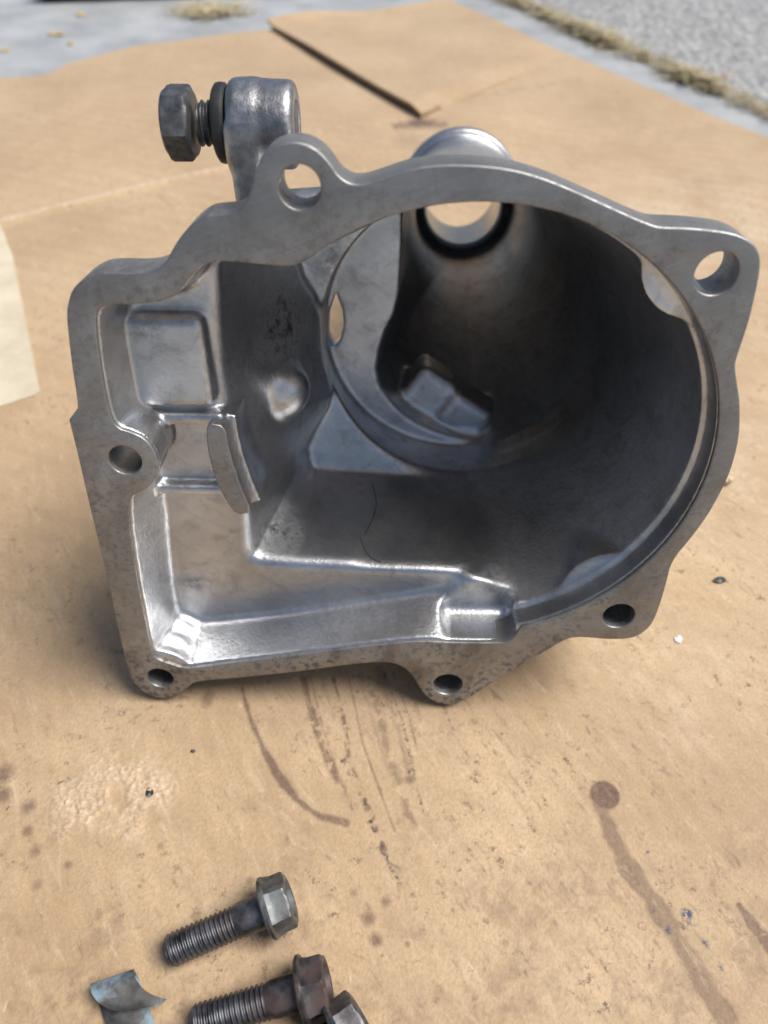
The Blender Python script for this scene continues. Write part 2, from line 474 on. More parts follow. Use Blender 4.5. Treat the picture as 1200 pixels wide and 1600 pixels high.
# big drop with its run
dd = np.hypot(Xc - g(64.0, 84.2)[0], Yc - g(64.0, 84.2)[1]) + W1 * 0.3
np.maximum(R_, np.clip((4.5 - dd) / 0.6, 0, 1) * 1.0, out=R_)
streak(R_, [(62.3, 83), (62.9, 76.5), (66.0, 66), (71.3, 55), (77.0, 43), (83, 28)], 3.0, 3.2, 0.66, 0.3)
blot(R_, (64, 84.2), 7.0, 0.22, 0.7); streak(R_, [(62.3, 83), (66.0, 66), (77.0, 43), (83, 28)], 4.6, 5.5, 0.22, 0.8)
streak(R_, [(61.2, 78), (64.3, 66), (69.5, 55), (75.0, 43)], 0.7, 0.6, 0.65, 0.5, 0.42)
streak(R_, [(93.6, 55), (96.0, 49.7), (99.5, 43)], 1.2, 3.2, 0.85, 0.3)
streak(B_, [(73.0, 68), (76.2, 59.6), (79.5, 52.7), (84.3, 41.0)], 1.0, 1.1, 1.0, 0.5, 0.50)
streak(B_, [(70.8, 53.5), (74.2, 47.6)], 1.2, 1.0, 1.0, 0.5, 0.44)
blot(B_, (79.3, 53.0), 1.7, 1.0); blot(B_, (73.2, 49.0), 1.4, 0.9)
# curved run and the drips below the housing
streak(R_, [(-45.5, 118.6), (-41.9, 108.7), (-36.8, 99.2), (-32.2, 91.3), (-24.9, 82.8), (-18.2, 78.2), (-10.9, 76.4)], 0.8, 1.5, 0.82, 0.45)
streak(R_, [(-36.8, 99.2), (-32.2, 91.3), (-27, 85)], 1.5, 1.4, 0.95, 0.4)
streak(R_, [(-25.6, 122), (-21.8, 106.5), (-17.2, 94.2), (-13.4, 88.5)], 1.0, 1.4, 0.8, 0.6, 0.30)
streak(R_, [(-22.5, 112), (-17.5, 98), (-14.0, 90.5)], 0.6, 0.8, 0.9, 0.5, 0.34)
streak(R_, [(-16.4, 122), (-13.0, 110.8), (-10.6, 96.2), (-5.5, 82.8), (0.0, 68.6)], 0.8, 1.1, 0.9, 0.5, 0.38)
streak(G_, [(-12.5, 95), (-6.5, 83.8), (0.0, 68.6), (4, 60)], 1.0, 0.8, 1.2, 0.5, 0.42)
streak(G_, [(0.0, 124.4), (5.9, 106.5), (7.7, 96.2), (9.3, 86.5), (11.3, 79.1)], 0.5, 0.6, 1.3, 0.4, 0.28)
streak(R_, [(-5, 122), (-1, 108), (1.5, 96), (5.5, 84), (8, 76)], 1.8, 2.4, 0.6, 0.8, 0.36)
streak(R_, [(18.5, 113), (21.5, 104)], 1.2, 0.6, 0.7, 0.5, 0.40)
streak(R_, [(10, 113), (12.5, 103)], 1.0, 0.6, 0.5, 0.5, 0.40)
streak(R_, [(25, 112), (33, 98), (41, 84)], 0.9, 0.9, 0.55, 0.5, 0.50)
streak(R_, [(70, 105), (82, 92), (96, 80)], 0.7, 0.7, 0.5, 0.5, 0.48)
streak(R_, [(62, 110), (72, 100)], 0.5, 0.5, 0.4, 0.5, 0.48)
streak(G_, [(66, 91), (70, 86)], 0.8, 0.7, 0.8, 0.5, 0.46)
for pts, w0, w1, a in (([(-27, 123), (-23, 108), (-18, 95)], 0.5, 0.4, .8), ([(-24, 123), (-19.5, 107), (-14.5, 93), (-9, 80)], 0.5, 0.7, .7), ([(-12, 124), (-9, 112), (-6.5, 100), (-1, 85), (3, 74)], 0.5, 0.5, .75),
                       ([(-2, 125), (3, 110), (5.5, 99), (8, 88)], 2.2, 1.0, .45), ([(3, 124), (8, 108), (10, 98)], 0.5, 0.4, .8), ([(-8, 123), (-3, 106), (1, 92)], 1.4, 0.6, .4),
                       ([(14, 118), (19, 107), (25, 96)], 0.5, 0.4, .5), ([(-20, 122), (-15.5, 108)], 1.6, 0.8, .4)):
    streak(R_, pts, w0, w1, a, 0.7, 0.18)
blot(R_, (-55.9, 115.2), 2.6, 0.62, 0.5, 4.2)
streak(R_, [(-72, 113), (-79, 107)], 0.9, 0.5, 0.55, 0.5, 0.40)
for c, r, a in (((-112.4, 90.3), 4.5, .7), ((-110, 84), 3.5, .7), ((-101.8, 80.9), 3.2, .75), ((-100, 74), 2.4, .6), ((-96.2, 68.6), 2.6, .55), ((-93, 60), 2.2, .5),
                ((-104, 60), 2.0, .4), ((-4, 52), 2.4, .8), ((-2.0, 47), 2.2, .8), ((0.5, 56), 2.0, .6), ((-8, 58), 1.5, .5), ((6, 46), 1.2, .6), ((-36, 61), 1.3, .5),
                ((-14, 57), 1.2, .4), ((7.5, 88.8), 1.8, .7), ((-62, 70), 1.4, .5), ((-86, 65), 1.5, .6), ((-27, 72), 1.0, .5)):
    blot(R_, c, r, a * 1.15, 0.7)
blot(G_, (-33, 47), 6, 0.5, 0.9, 2.5); blot(G_, (8.2, 91), 1.6, 1.0, 0.5, 1.2); blot(G_, (-14, 34), 5, 0.8, 0.9)
blot(R_, (-30, 46), 9, 0.55, 0.9, 3.2); blot(R_, (-19, 31), 9, 0.6, 0.9, 4)
# short slanting rubbed flecks running down to the right
for k in range(420):
    x0, y0 = NR.uniform(-20, 100), NR.uniform(30, 112)
    if x0 < 5 and NR.rand() < 0.6: x0 -= NR.uniform(0, 70)
    ln = NR.uniform(0.6, 3.4); a = math.radians(NR.normal(-58, 12))
    streak(R_ if NR.rand() < 0.7 else G_, [(x0, y0), (x0 + ln * math.cos(a), y0 + ln * math.sin(a))], NR.uniform(.3, .9), NR.uniform(.2, .6), NR.uniform(.35, .8), 0.8, 0.40)
# broad grubby area lower middle
np.maximum(R_, np.clip((W3 - 0.45) * 2.2, 0, 0.34) * np.clip((95 - Yc) / 40, 0, 1) * np.clip((W2 - 0.35) * 3, 0, 1), out=R_)
np.maximum(R_, 0.22 * np.clip(1 - np.hypot((Xc + 5) / 50, (Yc - 112) / 16), 0, 1) * (0.5 + W2), out=R_)
# brown bruised edges of the far crease and dents; slit-end hole's shade painted on
streak(R_, [(26.7, 609.6), (90.2, 636.0), (157.7, 664.1)], 3.5, 2.0, 0.35, 0.9)
streak(R_, [(12, 570), (30, 574), (44, 572)], 9, 5, 0.85, 0.7)
blot(R_, (18, 545), 14, 0.35, 0.9, 20); blot(R_, (27, 577), 16, 1.0, 0.6, 9); blot(G_, (25, 578), 12, 1.3, 0.7, 6)
for c in ((150, 500), (135, 470), (190, 480), (110, 430), (200, 560), (95, 520), (240, 440), (262, 470)):
    streak(R_, [(c[0], c[1]), (c[0] + 16, c[1] + 3)], 2.0, 1.2, 0.30, 0.9)
    dd, ff = seg_dist(Xc, Yc, [g(c[0] - 4, c[1] + 2), g(c[0] + 30, c[1] + 6)])
    Z -= 1.0 * np.exp(-(dd / 7) ** 2)
for c in ((-235, 500), (-180, 520), (-160, 440), (-120, 560), (-260, 610), (-150, 380), (-200, 640)):
    streak(R_, [(c[0], c[1]), (c[0] + NR.uniform(5, 14), c[1] + NR.uniform(-4, 10))], 1.2, 0.8, 0.4, 0.8)

# pale scuffs on crumpled skin and rubbed areas, plus painted highlight along fold ridge
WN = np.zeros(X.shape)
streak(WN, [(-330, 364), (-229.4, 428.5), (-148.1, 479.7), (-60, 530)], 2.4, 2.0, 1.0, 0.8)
np.maximum(WN, patch * np.clip(cr2 * 1.6 - 0.7, 0, 1) * 0.8, out=WN)
for c, rx, ry, a in (((120, 230), 60, 70, .5), ((190, 420), 90, 90, .6), ((-10, 640), 40, 30, .5), ((90, 120), 40, 30, .35), ((60, 500), 60, 60, .4), ((-40, 50), 30, 14, .2)):
    np.maximum(WN, np.clip(1.1 - np.hypot((Xc - c[0]) / rx, (Yc - c[1]) / ry), 0, 1) * a * np.clip((W3 - 0.25) * 2.2, 0, 1), out=WN)
for k in range(60):
    x0, y0 = NR.uniform(-100, 100), NR.uniform(32, 120)
    ln = NR.uniform(2, 9); a = math.radians(NR.choice([-58, 20, -15, -80]) + NR.normal(0, 10))
    streak(WN, [(x0, y0), (x0 + ln * math.cos(a), y0 + ln * math.sin(a))], 0.35, 0.3, NR.uniform(.3, .7), 0.8, 0.35)

ny, nx = X.shape
verts = np.stack([Xc, Yc, Z - FLOOR_Z], -1).reshape(-1, 3)
idx = np.arange(nx * ny).reshape(ny, nx)
faces = np.stack([idx[:-1, :-1], idx[:-1, 1:], idx[1:, 1:], idx[1:, :-1]], -1).reshape(-1, 4)
P = verts[faces]
area = np.abs((P[:, 2, 0] - P[:, 0, 0]) * (P[:, 3, 1] - P[:, 1, 1]) - (P[:, 3, 0] - P[:, 1, 0]) * (P[:, 2, 1] - P[:, 0, 1])) / 2
faces = faces[area > 1e-4]
# cut edge (skirt) along the far row and the right column
def skirt(ring, verts, faces):
    low = verts[ring].copy(); low[:, 2] = 0.2
    base = len(verts)
    k = np.arange(len(ring) - 1)
    f2 = np.stack([ring[k], ring[k + 1], base + k + 1, base + k], -1)
    return np.concatenate([verts, low]), np.concatenate([faces, f2])
nv0 = len(verts)
verts, faces = skirt(idx[-1, :], verts, faces)
verts, faces = skirt(idx[::-1, -1], verts, faces)
verts[:, 1] -= 350
me = mesh_np('sheet', verts * MM, faces)
me.attributes.new('marks', 'FLOAT_COLOR', 'POINT'); ca = me.attributes['marks']
colr = np.zeros((len(verts), 4), np.float32); colr[:, 3] = 1
colr[:nv0, 0] = R_.ravel(); colr[:nv0, 1] = G_.ravel(); colr[:nv0, 2] = B_.ravel()
if len(me.vertices) == len(verts):
    ca.data.foreach_set('color', colr.ravel())
    wa = me.attributes.new('wear_and_highlight', 'FLOAT', 'POINT')
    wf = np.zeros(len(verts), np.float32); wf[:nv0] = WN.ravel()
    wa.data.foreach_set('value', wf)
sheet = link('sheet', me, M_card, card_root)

# raised flap beyond the slit
s0, s1 = np.array(g(-108, 800)), np.array(g(27, 583))
t0_, t1_ = np.array(g(66, 884)), np.array(g(158, 722))
NU, NV = 70, 70
FV = []
for j in range(NV):
    b = j / (NV - 1)
    for i in range(NU):
        a = i / (NU - 1)
        L_ = s0 + (s1 - s0) * b; Rr = t0_ + (t1_ - t0_) * b
        p = L_ + (Rr - L_) * a
        p = p + np.array([0.0, 1.0]) * (2.5 * math.sin(a * 5 + 1) * (1 - b) + 1.2 * math.sin(b * 7) * (1 - a))
        lift = (1 - a) ** 1.5 * (1.6 + 4.6 * b ** 1.3) * (1 - max(0, b - 0.95) / 0.05 * 0.5)
        lift += 1.2 + 5.0 * max(0, 1 - b / 0.07) ** 2 * (0.6 + 0.4 * math.sin(a * 9)) * (1 - 0.6 * a)
        lift *= min(1, (1 - b) / 0.10 + 0.15) if a > 0.12 else 1
        z = CARD_Z + 0.5 + lift + 0.8 * math.sin(a * 6 + b * 5)
        FV.append((p[0], p[1] - 350, z - FLOOR_Z))
FV = np.array(FV); top_i = np.arange(NU * NV).reshape(NV, NU)
bot = FV.copy(); bot[:, 2] -= 2.4
FF = np.stack([top_i[:-1, :-1], top_i[1:, :-1], top_i[1:, 1:], top_i[:-1, 1:]], -1).reshape(-1, 4)
FF2 = FF[:, ::-1] + NU * NV
ring = np.concatenate([top_i[0, :], top_i[1:, -1], top_i[-1, ::-1][1:], top_i[::-1, 0][1:]])
k = np.arange(len(ring) - 1)
FF3 = np.stack([ring[k], ring[k + 1], ring[k + 1] + NU * NV, ring[k] + NU * NV], -1)
me = mesh_np('flap', np.concatenate([FV, bot]) * MM, np.concatenate([FF, FF2, FF3]))
bm = bmesh.new(); bm.from_mesh(me); bmesh.ops.recalc_face_normals(bm, faces=bm.faces); bm.to_mesh(me); bm.free()
me.set_sharp_from_angle(angle=math.radians(50))
flap = link('flap', me, M_card, card_root)
tag(flap, 'lifted flap of the sheet beyond the dark slit')

# pale paper label at the left
lab = [g(-262, 402), g(-228, 424.6), g(-208.2, 387.7), g(-180.9, 324.9), g(-158.6, 273.5), g(-155.6, 268), g(-157.5, 264.5), g(-170.4, 256.8), g(-215, 225)]
lab = [(x - 0, y - 350) for x, y in lab]
me = strip_mesh('paper_label', lab, CARD_Z - FLOOR_Z + 0.9, 1.2)
tag(link('paper_label', me, M_label, card_root), 'pale paper patch at the left')

# ------------------------------------------------------------------ straw in the joint
def straw_mesh(name, n, place, lmin, lmax):
    V = []; Fq = []
    for k in range(n):
        (x, y, z), hd, tilt = place(k)
        ln = rng.uniform(lmin, lmax); w = rng.uniform(0.35, 0.9)
        pts = []
        bend = rng.uniform(-0.5, 0.5)
        for s in range(4):
            t = s / 3; h = hd + bend * t
            pts.append((x + math.cos(h) * ln * t * math.cos(tilt), y + math.sin(h) * ln * t * math.cos(tilt), z + max(0, math.sin(tilt)) * ln * (t - 0.45 * t * t)))
        nx_, ny_ = -math.sin(hd), math.cos(hd)
        b = len(V)
        for q, p in enumerate(pts):
            ww = w * (1 - 0.6 * q / 3)
            V += [(p[0] + nx_ * ww, p[1] + ny_ * ww, p[2]), (p[0] - nx_ * ww, p[1] - ny_ * ww, p[2]), (p[0], p[1], p[2] + ww * 1.2)]
        for q in range(3):
            a = b + q * 3
            for m_ in range(3):
                Fq.append((a + m_, a + (m_ + 1) % 3, a + 3 + (m_ + 1) % 3, a + 3 + m_))
    return mesh_np(name, np.array(V) * MM, np.array(Fq))
def place_line(k):
    for _ in range(12):
        t = rng.uniform(-260, 330)
        if rng.random() < (float(vnoise(np.array(t / 22.), np.array(3.3), 8)) * 1.7 - 0.35) ** 2: break
    off = abs(rng.gauss(0, 9)) * (0.45 + 0.75 * vnoise(np.array(t / 28.), np.array(0.3), 4)) + 0.5
    q = e0 + ed * t; nrm = np.array([-ed[1], ed[0]])
    if nrm[0] < 0: nrm = -nrm
    p = q + nrm * off
    return (p[0], p[1], FLOOR_Z - 1.5 + rng.uniform(0, 11) * max(0, 1 - off / 20)), math.atan2(ed[1], ed[0]) + rng.gauss(0, 0.5) + (math.pi if rng.random() < .5 else 0), rng.uniform(-0.2, 0.45)
st = link('straw', straw_mesh('straw', 2200, place_line, 8, 30), M_straw)
tag(st, 'dry straw and grass caught in the joint beside the driveway', 'straw', kind='stuff')
cx, cy = g(-170, 858)
def place_clump(k):
    a = rng.uniform(0, 6.28)
    return (cx + rng.gauss(0, 17), cy + rng.gauss(0, 9), FLOOR_Z + rng.uniform(0.3, 6)), a, rng.uniform(-0.1, 0.5)
st2 = link('straw', straw_mesh('straw_clump', 260, place_clump, 8, 26), M_straw)
tag(st2, 'small heap of dry grass on the concrete behind the cardboard', 'straw', kind='stuff')
# ------------------------------------------------------------------ gearbox tail housing
# housing axes: u right, v up the joint face, w back along the bore; origin at the bore's centre on the joint face (mm)
EU = Vector((0.99969794, -0.02457709, 0.0)); EV = Vector((0.00510986, 0.20784889, 0.9781476)); EW = Vector((0.02404002, 0.97785214, -0.20791169))
O0 = Vector((19.204, 129.202, 91.055))
U0, V0, W0 = -44.0, -89.0, 10.0
rot = Matrix((EU, EV, -EW)).transposed().to_quaternion()
base = (O0 + EU * U0 + EV * V0 + EW * W0)
housing = empty('gearbox_housing', base * MM, rot)
tag(housing, 'grey cast aluminium gearbox tail housing standing open end forward on the cardboard', 'gearbox housing')
def loc(p):                       # (u, v, w) array -> local mm of the housing empty
    p = np.asarray(p, float); return np.stack([p[..., 0] - U0, p[..., 1] - V0, -(p[..., 2] - W0)], -1)
def world_pt(u, v_, w): return (O0 + EU * u + EV * v_ + EW * w) * MM

outer = [(-87.5, 34.8), (-86.4, 37.7), (-84.7, 40.6), (-81.9, 42.6), (-78.9, 43.9), (-75.5, 44.1), (-71.7, 44.0), (-68.0, 44.3), (-65.6, 45.1), (-63.9, 46.6), (-61.7, 49.8), (-59.5, 52.3), (-57.1, 54.3), (-54.8, 55.6), (-52.2, 55.9), (-49.7, 56.1), (-47.4, 57.1), (-46.0, 58.9), (-44.7, 61.6), (-43.9, 64.3), (-42.4, 66.9), (-40.2, 68.4), (-37.8, 68.9), (-35.4, 69.0), (-33.1, 68.3), (-31.2, 67.0), (-29.6, 65.2), (-28.4, 63.4), (-26.9, 62.2), (-25.3, 61.7), (-23.2, 61.8), (-19.5, 63.0), (-15.9, 64.2), (-12.3, 65.0), (-7.5, 65.4), (-1.5, 65.3), (4.6, 64.7), (10.8, 63.2), (17.2, 60.9), (23.8, 58.3), (29.1, 56.2), (32.5, 55.0), (34.6, 54.4), (40.1, 54.4), (47.1, 53.8), (50.8, 53.0), (53.9, 51.5), (55.8, 49.1), (56.6, 46.4), (57.1, 41.8), (57.5, 36.1), (57.4, 31.1), (57.3, 27.6), (57.3, 25.5), (58.8, 21.7), (60.9, 16.8), (62.5, 11.1), (63.4, 6.9), (63.9, 1.5), (63.8, -4.3), (62.6, -12.0), (61.4, -16.9), (59.5, -22.5), (56.4, -30.0), (56.7, -37.3), (56.8, -45.5), (56.3, -52.8), (54.4, -56.6), (51.2, -59.0), (45.0, -59.4), (39.4, -58.8), (34.9, -58.7), (31.6, -60.9), (27.5, -65.2), (20.8, -71.4), (13.9, -78.6), (7.7, -85.5), (4.0, -88.6), (0.1, -89.3), (-4.0, -87.6), (-7.1, -83.6), (-9.2, -78.8), (-11.2, -74.6), (-14.1, -71.9), (-17.9, -70.6), (-26.8, -71.5), (-42.8, -75.3), (-59.1, -78.4), (-70.8, -80.2), (-76.6, -81.2), (-78.5, -83.3), (-81.5, -86.4), (-85.0, -88.6), (-88.6, -89.3), (-92.4, -87.3), (-95.1, -83.9), (-95.9, -79.6), (-96.0, -72.5), (-95.6, -58.2), (-94.6, -39.9), (-94.2, -24.3), (-93.8, -10.9), (-93.3, 0.7), (-93.2, 9.1), (-93.0, 9.3), (-90.9, 10.8), (-90.0, 13.7), (-89.3, 21.7), (-88.4, 28.7)]
R0 = 58.7
a_top, a_bot = math.atan2(57.0, -15.0), math.atan2(-55.2, 20.0)
arc = [(R0 * math.cos(a), R0 * math.sin(a)) for a in np.linspace(a_top, a_bot, 70)]
inner_tail = [(19.2, -56.6), (18.5, -59.0), (16.6, -61.1), (14.2, -61.7), (1.4, -62.0), (-7.8, -61.5), (-15.2, -62.5), (-26.3, -64.5), (-34.4, -66.3), (-50.4, -69.7), (-66.6, -73.0), (-75.0, -75.0), (-79.0, -75.2), (-82.5, -73.6), (-86.0, -71.9), (-87.5, -70.0), (-87.4, -65.5), (-87.1, -57.9), (-86.8, -48.7), (-86.2, -37.0), (-85.3, -25.1), (-84.4, -18.9), (-83.7, -15.2), (-82.8, -12.6), (-80.5, -11.4), (-77.4, -9.4), (-75.2, -6.7), (-73.9, -2.8), (-74.3, 1.0), (-76.1, 4.4), (-79.0, 6.1), (-82.0, 7.0), (-83.0, 9.6), (-83.2, 13.8), (-82.9, 19.1), (-82.5, 25.0), (-81.9, 30.0), (-81.4, 33.6), (-80.8, 35.4), (-79.4, 36.6), (-76.9, 37.2), (-71.3, 37.3), (-67.1, 37.9), (-64.8, 38.7), (-62.3, 40.3), (-60.3, 42.4), (-58.3, 44.5), (-56.5, 46.1), (-54.2, 46.7), (-49.2, 46.5), (-43.9, 46.0), (-39.5, 45.7), (-37.4, 46.0), (-35.5, 46.9), (-33.3, 48.4), (-29.7, 50.8), (-26.2, 52.6), (-22.0, 54.5), (-18.6, 55.8)]
inner = np.concatenate([np.array(arc), chaikin(np.array([arc[-1]] + inner_tail + [arc[0]]), 1)[1:-2]])
outer_s = chaikin(outer, 2)
holes = {'h1': ((-35.8, 61.0), 4.1), 'h2': ((48.1, 45.4), 4.4), 'h3': ((-82.1, -1.8), 4.0), 'h4': ((-86.9, -79.8), 4.0), 'h5': ((0.5, -79.9), 4.4), 'h6': ((46.3, -50.1), 4.4)}
FT = 10.0
shift = np.array([-U0, -V0])
me = plate('mating_flange', [outer_s + shift, inner + shift] + [circle(np.array(c) + shift, r) for c, r in holes.values()], FT, 0.45, 32)
me.transform(Matrix.Translation((0, 0, W0 * MM)))
flange = link('mating_flange', me, M_flange, housing)
tag(flange, 'flat machined joint face with six bolt holes')

# ---- the cast shell as a smooth distance field, meshed with surface nets
du = 0.75
us = np.arange(-101, 68, du, dtype=np.float32)
vs2 = np.arange(-93, 70, du, dtype=np.float32)
wl = [0.0]
while wl[-1] < 232:
    w_ = wl[-1]; wl.append(w_ + (0.75 if w_ < 84 else 0.75 + min(1.1, (w_ - 84) / 50)))
ws = np.array(wl, np.float32)
U2, V2 = np.meshgrid(us, vs2, indexing='ij')
U = us[:, None, None]; V = vs2[None, :, None]; W = ws[None, None, :]

def sd_poly(poly):
    p = np.asarray(poly, np.float32); q = np.roll(p, -1, 0)
    d = np.full(U2.shape, 1e9, np.float32); inside = np.zeros(U2.shape, bool)
    for (ax, ay), (bx, by) in zip(p, q):
        ex, ey = bx - ax, by - ay; L2 = ex * ex + ey * ey
        if L2 < 1e-9: continue
        t = np.clip(((U2 - ax) * ex + (V2 - ay) * ey) / L2, 0, 1)
        d = np.minimum(d, (U2 - ax - t * ex) ** 2 + (V2 - ay - t * ey) ** 2)
        c = (ay > V2) != (by > V2)
        if abs(ey) > 1e-9: inside ^= c & (U2 < (V2 - ay) * ex / ey + ax)
    d = np.sqrt(d); d[inside] *= -1
    return d
def sd_circ(c, r): return (np.hypot(U2 - c[0], V2 - c[1]) - r).astype(np.float32)
def lerp_w(A, B, w0, w1):
    t = np.clip((W - w0) / (w1 - w0), 0, 1)
    return A[:, :, None] * (1 - t) + B[:, :, None] * t
def smin(a, b, k):
    h = np.maximum(k - np.abs(a - b), 0) / k
    return np.minimum(a, b) - h * h * (k / 4)
def smax(a, b, k): return -smin(-a, -b, k)
def cyl(c, r, w0, w1, k=1.0): return smax(sd_circ(c, r)[:, :, None] + 0 * W, np.maximum(w0 - W, W - w1), k)
def box(c, h, r):
    qx = np.abs(U - c[0]) - (h[0] - r); qy = np.abs(V - c[1]) - (h[1] - r); qz = np.abs(W - c[2]) - (h[2] - r)
    return np.sqrt(np.maximum(qx, 0) ** 2 + np.maximum(qy, 0) ** 2 + np.maximum(qz, 0) ** 2) + np.minimum(np.maximum(np.maximum(qx, qy), qz), 0) - r
def capsule(a, b, ra, rb):
    a = np.array(a, float); b = np.array(b, float); d = b - a; L2 = float(d @ d)
    t = np.clip(((U - a[0]) * d[0] + (V - a[1]) * d[1] + (W - a[2]) * d[2]) / L2, 0, 1).astype(np.float32)
    return np.sqrt((U - a[0] - t * d[0]) ** 2 + (V - a[1] - t * d[1]) ** 2 + (W - a[2] - t * d[2]) ** 2) - (ra + (rb - ra) * t)

D1 = 16.0
sd_in = sd_poly(inner) + 0.2
SC1 = chaikin([(-79.3, 31.5), (-79.8, 10), (-79.9, -24), (-82.0, -42), (-83.6, -62), (-82.5, -68), (-78, -71.0), (-71.5, -70.6), (-48, -66.6), (-26.5, -61.6), (-5, -56.5), (0, -54), (10, -40), (10, 40), (-30, 44.5), (-52, 44.5), (-58, 42), (-64, 36), (-70, 34.5), (-76, 34.5)], 1)
DC0 = chaikin([(-57.5, 45), (-59.0, 30), (-61.5, 7), (-59.5, -10), (-58, -28), (-59, -42), (-57.5, -45.5), (-52, -46.3), (-3.5, -47.5), (16, -47.5), (16, 45)], 1)
DC1 = chaikin([(-47, 40), (-46.5, 24), (-40.5, 14), (-37.5, 0), (-37.0, -17), (-45.8, -32), (-45.0, -39.5), (-42.5, -41.0), (0, -42.6), (16, -42.0), (16, 40)], 1)
RC0 = chaikin([(-16, 41), (-15.9, 24), (-16.7, 7.2), (-22.2, -3.6), (-24.2, -17.6), (-18.7, -27), (-11.8, -34.2), (0, -40)] + [(4 + 44.8 * math.cos(math.radians(t)), 1.2 + 44.8 * math.sin(math.radians(t))) for t in range(-78, 106, 8)], 1)
TC = (10.8, 10.6)
# cavities (negative inside)
c_front = smax(lerp_w(sd_in, sd_poly(SC1), 0, D1), W - D1, 2.2)
c_ctr = np.maximum(sd_circ((0, 0), R0 - 0.2)[:, :, None], W - 8.0)
tA = np.clip((W - 8) / 54, 0, 1); tB = np.clip((W - 62) / 18, 0, 1)
cu_ = 5.2 * tA - 1.2 * tB; cv_ = 2.0 * tA - 0.8 * tB; rr = 57.4 - 12.4 * tA - 0.6 * tB
c_bore = smax(np.sqrt((U - cu_) ** 2 + (V - cv_) ** 2) - rr, W - 80, 2.0)
c_bore = smax(c_bore, -(V + 47.2 + 0.75 * 6 * np.log1p(np.exp(np.minimum((U - 12) / 6, 30))) - 0.06 * (W - 16) + 2.0 * np.maximum(0, W - 60)), 3.5)   # cast floor filling the bore's lower left
c_deep = lerp_w(sd_poly(DC0), sd_poly(DC1), D1, 62)
capw = np.minimum(62 + 0.30 * (V + 32), 68)
c_deep = smax(c_deep, (W - capw) * 0.95, 2.2)
c_deep = np.maximum(c_deep, 12 - W)
c_box = smax(box((8.2, -50, 4), (10.4, 11.6, 9.5), 3.0), 0.45 * (W - 11) - (V + 58) * 0.55 - 3.2, 2.0)
c_rear = smax(lerp_w(sd_poly(RC0), sd_circ(TC, 20.4), 80, 192), np.maximum(70 - W, W - 192), 3.0)
cav = smin(c_front, c_deep, 3.6)
cav = smin(cav, c_bore, 2.0)
cav = smin(cav, c_box, 1.8)
cav = np.minimum(cav, c_ctr)
cav = smin(cav, c_rear, 1.4)
shell = cav - 5.0
shell = smax(shell, W - 186, 2.0)
shell = smin(shell, smax(sd_circ(TC, 24.3)[:, :, None] + 0 * W, np.maximum(178 - W, W - 227), 1.5), 1.5)
shell = smin(shell, smax(sd_circ(TC, 27.2)[:, :, None] + 0 * W, np.maximum(216 - W, W - 224), 1.0), 1.5)
# bosses behind the bolt holes and the mount pad under the tail
for nm, r, w1 in (('h3', 8.3, 24), ('h4', 9.0, 24), ('h5', 9.2, 30), ('h6', 12.0, 34)):
    shell = smin(shell, cyl(holes[nm][0], r, 1.0, w1, 2.0), 3.0)
foot = box((8, -44, 150), (17, 28, 26), 4)
foot = np.maximum(foot, -(V + 89 * 0 + 0.2126 * (W - 10) * -1 + 89.2 - 0.0 ) )   # sole lies in the plane of the cardboard
shell = smin(shell, foot, 5)
solid = smax(shell, -cav, 0.9)
del shell, foot, c_front, c_bore, c_deep, c_rear, c_ctr, c_box
# pieces standing inside the cavities
def add(s, k=1.6):
    global solid
    solid = smin(solid, s, k)
add(box((-71.6, 18.0, 17.5), (9.8, 12.0, 5.5), 2.6), 1.2)                     # raised pad
add(box((-73, 2.6, 18), (13, 1.7, 5.5), 1.2), 1.8)                            # rib under the pad
add(box((-72, -19.0, 18), (10, 1.5, 5.6), 1.2), 1.8)                          # lower rib
add(cyl(holes['h3'][0], 8.1, 1.0, 18, 0.8), 1.4)
rh4 = np.hypot(U - holes['h4'][0][0], V - holes['h4'][0][1])
add(smax(rh4 - (10.2 + 0.17 * W + 0.35 * np.sin(W * 1.15)), np.maximum(1 - W, W - 17.5), 0.8), 1.4)
arcp = np.array([(-63.6, 3.6), (-64.3, -3), (-64.0, -9), (-63.0, -15), (-61.2, -20.5), (-59.2, -24.6), (-54.9, -23.6), (-56.8, -16), (-58.1, -9), (-58.8, -3), (-58.9, 3.0)])
add(np.maximum(sd_poly(arcp + (1.6, 0.0))[:, :, None], np.maximum(14.5 - W, W - 36)), 1.2)
add(np.sqrt((U + 50.0) ** 2 + (V + 3.0) ** 2 + (W - 42) ** 2) - 8.6, 2.2)     # dome
add(capsule((-58.5, 7.5, 30), (-52, 1, 38), 2.2, 4.0), 3.0)
boss2 = smax(np.sqrt((U - 48.1) ** 2 + (V - 45.4) ** 2) - (13.0 - 0.16 * (W - 8)), np.maximum(8.2 - W, W - 30), 0.6)
boss2 = np.maximum(boss2, sd_circ((0, 0), 60.5)[:, :, None])
add(boss2, 1.6)
boss6 = smax(np.sqrt((U - 44.3) ** 2 + (V + 48.1) ** 2) - (12.3 - 0.2 * (W - 8)), np.maximum(9.5 - W, W - 42), 1.5)
add(boss6, 3.0)
def rbox(c, h, r_, ang):
    ca_, sa_ = math.cos(ang), math.sin(ang)
    a_ = (U - c[0]) * ca_ + (V - c[1]) * sa_ + 0 * W; b_ = -(U - c[0]) * sa_ + (V - c[1]) * ca_ + 0 * W
    qx = np.abs(a_) - (h[0] - r_); qy = np.abs(b_) - (h[1] - r_); qz = np.abs(W - c[2]) - (h[2] - r_)
    return np.sqrt(np.maximum(qx, 0) ** 2 + np.maximum(qy, 0) ** 2 + np.maximum(qz, 0) ** 2) + np.minimum(np.maximum(np.maximum(qx, qy), qz), 0) - r_
add(rbox((-5, -27, 95), (8, 7.5, 8), 3.5, math.radians(-33)), 4.0)
